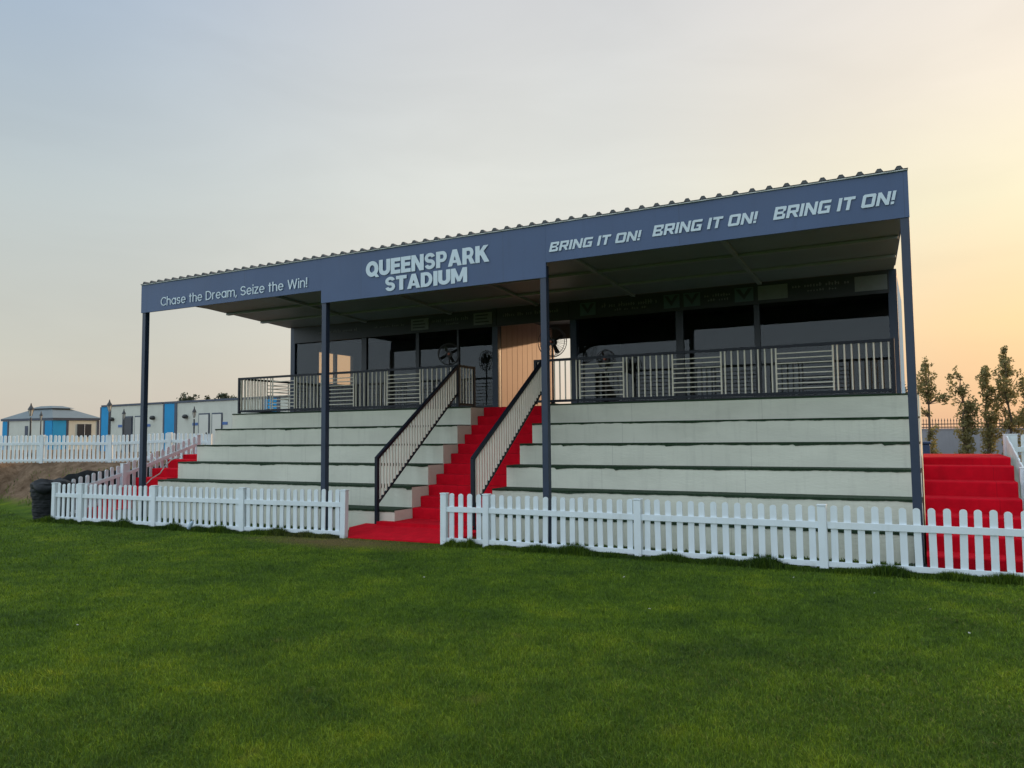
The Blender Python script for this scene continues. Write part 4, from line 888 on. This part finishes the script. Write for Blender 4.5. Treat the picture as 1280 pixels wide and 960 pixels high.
# ---------------------------------------------------------------- lawn blades
gmat = bpy.data.materials.new('grass_blades'); gmat.use_nodes = True; t = gmat.node_tree; b = t.nodes['Principled BSDF']; b.inputs['Roughness'].default_value = .55; b.inputs['Specular IOR Level'].default_value = .25
geo = t.nodes.new('ShaderNodeNewGeometry'); gc = grass_colour(t, geo.outputs['Position'])
at_ = t.nodes.new('ShaderNodeAttribute'); at_.attribute_name = 'tone'
rp = t.nodes.new('ShaderNodeValToRGB'); e = rp.color_ramp.elements; e[0].color = (.34, .42, .42, 1); e[1].color = (2.15, 1.95, 1.5, 1); t.links.new(at_.outputs['Fac'], rp.inputs[0])
mu = t.nodes.new('ShaderNodeMix'); mu.data_type = 'RGBA'; mu.blend_type = 'MULTIPLY'; mu.inputs[0].default_value = 1; t.links.new(gc, mu.inputs[6]); t.links.new(rp.outputs[0], mu.inputs[7])
t.links.new(mu.outputs[2], b.inputs['Base Color'])
tr = t.nodes.new('ShaderNodeBsdfTranslucent'); t.links.new(mu.outputs[2], tr.inputs[0]); ms = t.nodes.new('ShaderNodeMixShader'); ms.inputs[0].default_value = .3
t.links.new(b.outputs[0], ms.inputs[1]); t.links.new(tr.outputs[0], ms.inputs[2]); t.links.new(ms.outputs[0], t.nodes['Material Output'].inputs[0])
def blades(name, P, hgt, wid, label, lean=.55, tone=(0, 1)):
    """P (n, 3) roots; two-segment tapered blades"""
    n = len(P); a = rng.uniform(0, 2*np.pi, n); la = rng.uniform(0, 2*np.pi, n); ln = np.abs(rng.normal(0, lean, n))*hgt
    side = np.stack([np.cos(a), np.sin(a), np.zeros(n)], -1)*(wid/2)[:, None]; ld = np.stack([np.cos(la), np.sin(la), np.zeros(n)], -1)*ln[:, None]
    up = np.zeros((n, 3)); up[:, 2] = hgt
    V = np.stack([P-side, P+side, P+up*.55+ld*.35+side*.8, P+up*.55+ld*.35-side*.8, P+up*(1-.25*np.minimum(1, ln/hgt))[:, None]+ld], 1).reshape(-1, 3)
    base = (np.arange(n)*5)[:, None]
    q = base+np.array([0, 1, 2, 3]); tr_ = base+np.array([3, 2, 4]); loops = np.concatenate([q, tr_], 1).reshape(-1)
    starts = (np.arange(n)[:, None]*7+np.array([0, 4])).reshape(-1)
    me = bpy.data.meshes.new(name); me.vertices.add(n*5); me.vertices.foreach_set('co', V.astype(np.float32).reshape(-1)); me.loops.add(n*7); me.loops.foreach_set('vertex_index', loops.astype(np.int32))
    me.polygons.add(n*2); me.polygons.foreach_set('loop_start', starts.astype(np.int32)); me.update(calc_edges=True)
    at2 = me.attributes.new('tone', 'FLOAT', 'POINT'); at2.data.foreach_set('value', np.repeat(rng.uniform(tone[0], tone[1], n), 5).astype(np.float32))
    me.materials.append(gmat); o = bpy.data.objects.new(name, me); COL.objects.link(o); tag(o, label, 'grass', kind='stuff'); return o
n = 760000
d = np.exp(rng.uniform(math.log(2.6), math.log(25), n)); th = YAW+rng.uniform(-.80, .86, n)
x = CAM[0]+d*np.sin(th); y = CAM[1]+d*np.cos(th)
front = np.where(x < -7.8, np.interp(x, [-17, -13.4, -8.9], [-1.30, -1.17, -.83]), np.interp(x, [-6.8, -3.5, 1.4, 4], [-.85, -.83, -.79, -.76]))
front = np.where(x < -17.2, np.minimum(.55-.393*(x+22), 2.0), front)
keep = (y < front-.02) & ~((x > -9.6) & (x < -6.5) & (y > -.86))
x, y, d = x[keep], y[keep], d[keep]
clump = .75+.5*(np.sin(x*9.1+np.sin(y*7.3)*2)*np.sin(y*8.7+np.sin(x*6.1)*2)*.5+.5)
worn = np.exp(-(((x+8.6)*.5)**2+((y+1.35)*1.6)**2)*1.2)
hg = np.clip(rng.normal(.027, .008, len(x)), .010, .05)*clump*(1-.65*worn)
blades('lawn_grass', np.stack([x, y, np.zeros_like(x)], -1), hg, .0030*np.maximum(1, d/4.6)**.9, 'mown green lawn grass with yellow patches in front of the fence', .95)
# longer unmown tufts along the foot of the fences and thin turf behind them
tx = []; 
for (xa, ya), (xb, yb), cnt in (((-17.0, -1.29), (-15.6, -1.24), 3200), ((-15.6, -1.24), (-13.4, -1.17), 5200), ((-13.4, -1.17), (-11.1, -1.03), 5200), ((-11.1, -1.03), (-8.95, -.83), 4600), ((-6.75, -.85), (-6.1, -.80), 2000), ((-6.0, -.80), (-3.5, -.83), 6500), ((-3.5, -.83), (-1.07, -.83), 6500), ((-1.07, -.83), (1.4, -.79), 6500), ((1.4, -.79), (3.9, -.76), 5000)):
    cnt = int(cnt*1.5); f = rng.uniform(0, 1, cnt); amp = np.clip(np.sin(f*math.pi)*1.35, .05, 1)*(.55+.45*np.sin(f*17+xa*3)*np.sin(f*7+xa))
    tx.append(np.stack([xa+(xb-xa)*f, ya+(yb-ya)*f+rng.normal(-.05, .07, cnt), np.zeros(cnt), np.clip(amp, .12, 1)], -1))
tx = np.concatenate(tx)
blades('fence_grass', tx[:, :3], rng.uniform(.06, .17, len(tx))*tx[:, 3]+.03, np.full(len(tx), .008), 'longer dark grass tufts along the foot of the white picket fence', .5, (-.2, .45))
n = 26000; x = rng.uniform(-16, 4, n); y = rng.uniform(-.8, Y0-.02, n); k_ = ~((x > -9.7) & (x < -6.5)) & ~((x > 0) & (x < 1.3)) & ~((x < -15.6))
blades('verge_grass', np.stack([x[k_], y[k_], np.zeros(k_.sum())], -1), rng.uniform(.02, .05, k_.sum()), np.full(k_.sum(), .011), tone=(-.2, .5), label='strip of dark grass between the fence and the seating')
# dry weeds on the dirt bank
n = 5200; x = rng.uniform(-27, -16.9, n); y = rng.uniform(-1, 5, n); z = ground_h(x, y); k_ = (z > .03) & (z < .9) & (np.sin(x*3.1+y)*np.sin(y*4.3+x*1.7) > .35-.5*(z < .25))
blades('bank_weeds', np.stack([x[k_], y[k_], z[k_]], -1), rng.uniform(.05, .14, k_.sum()), np.full(k_.sum(), .016), 'thin weeds growing on the lower dirt bank')
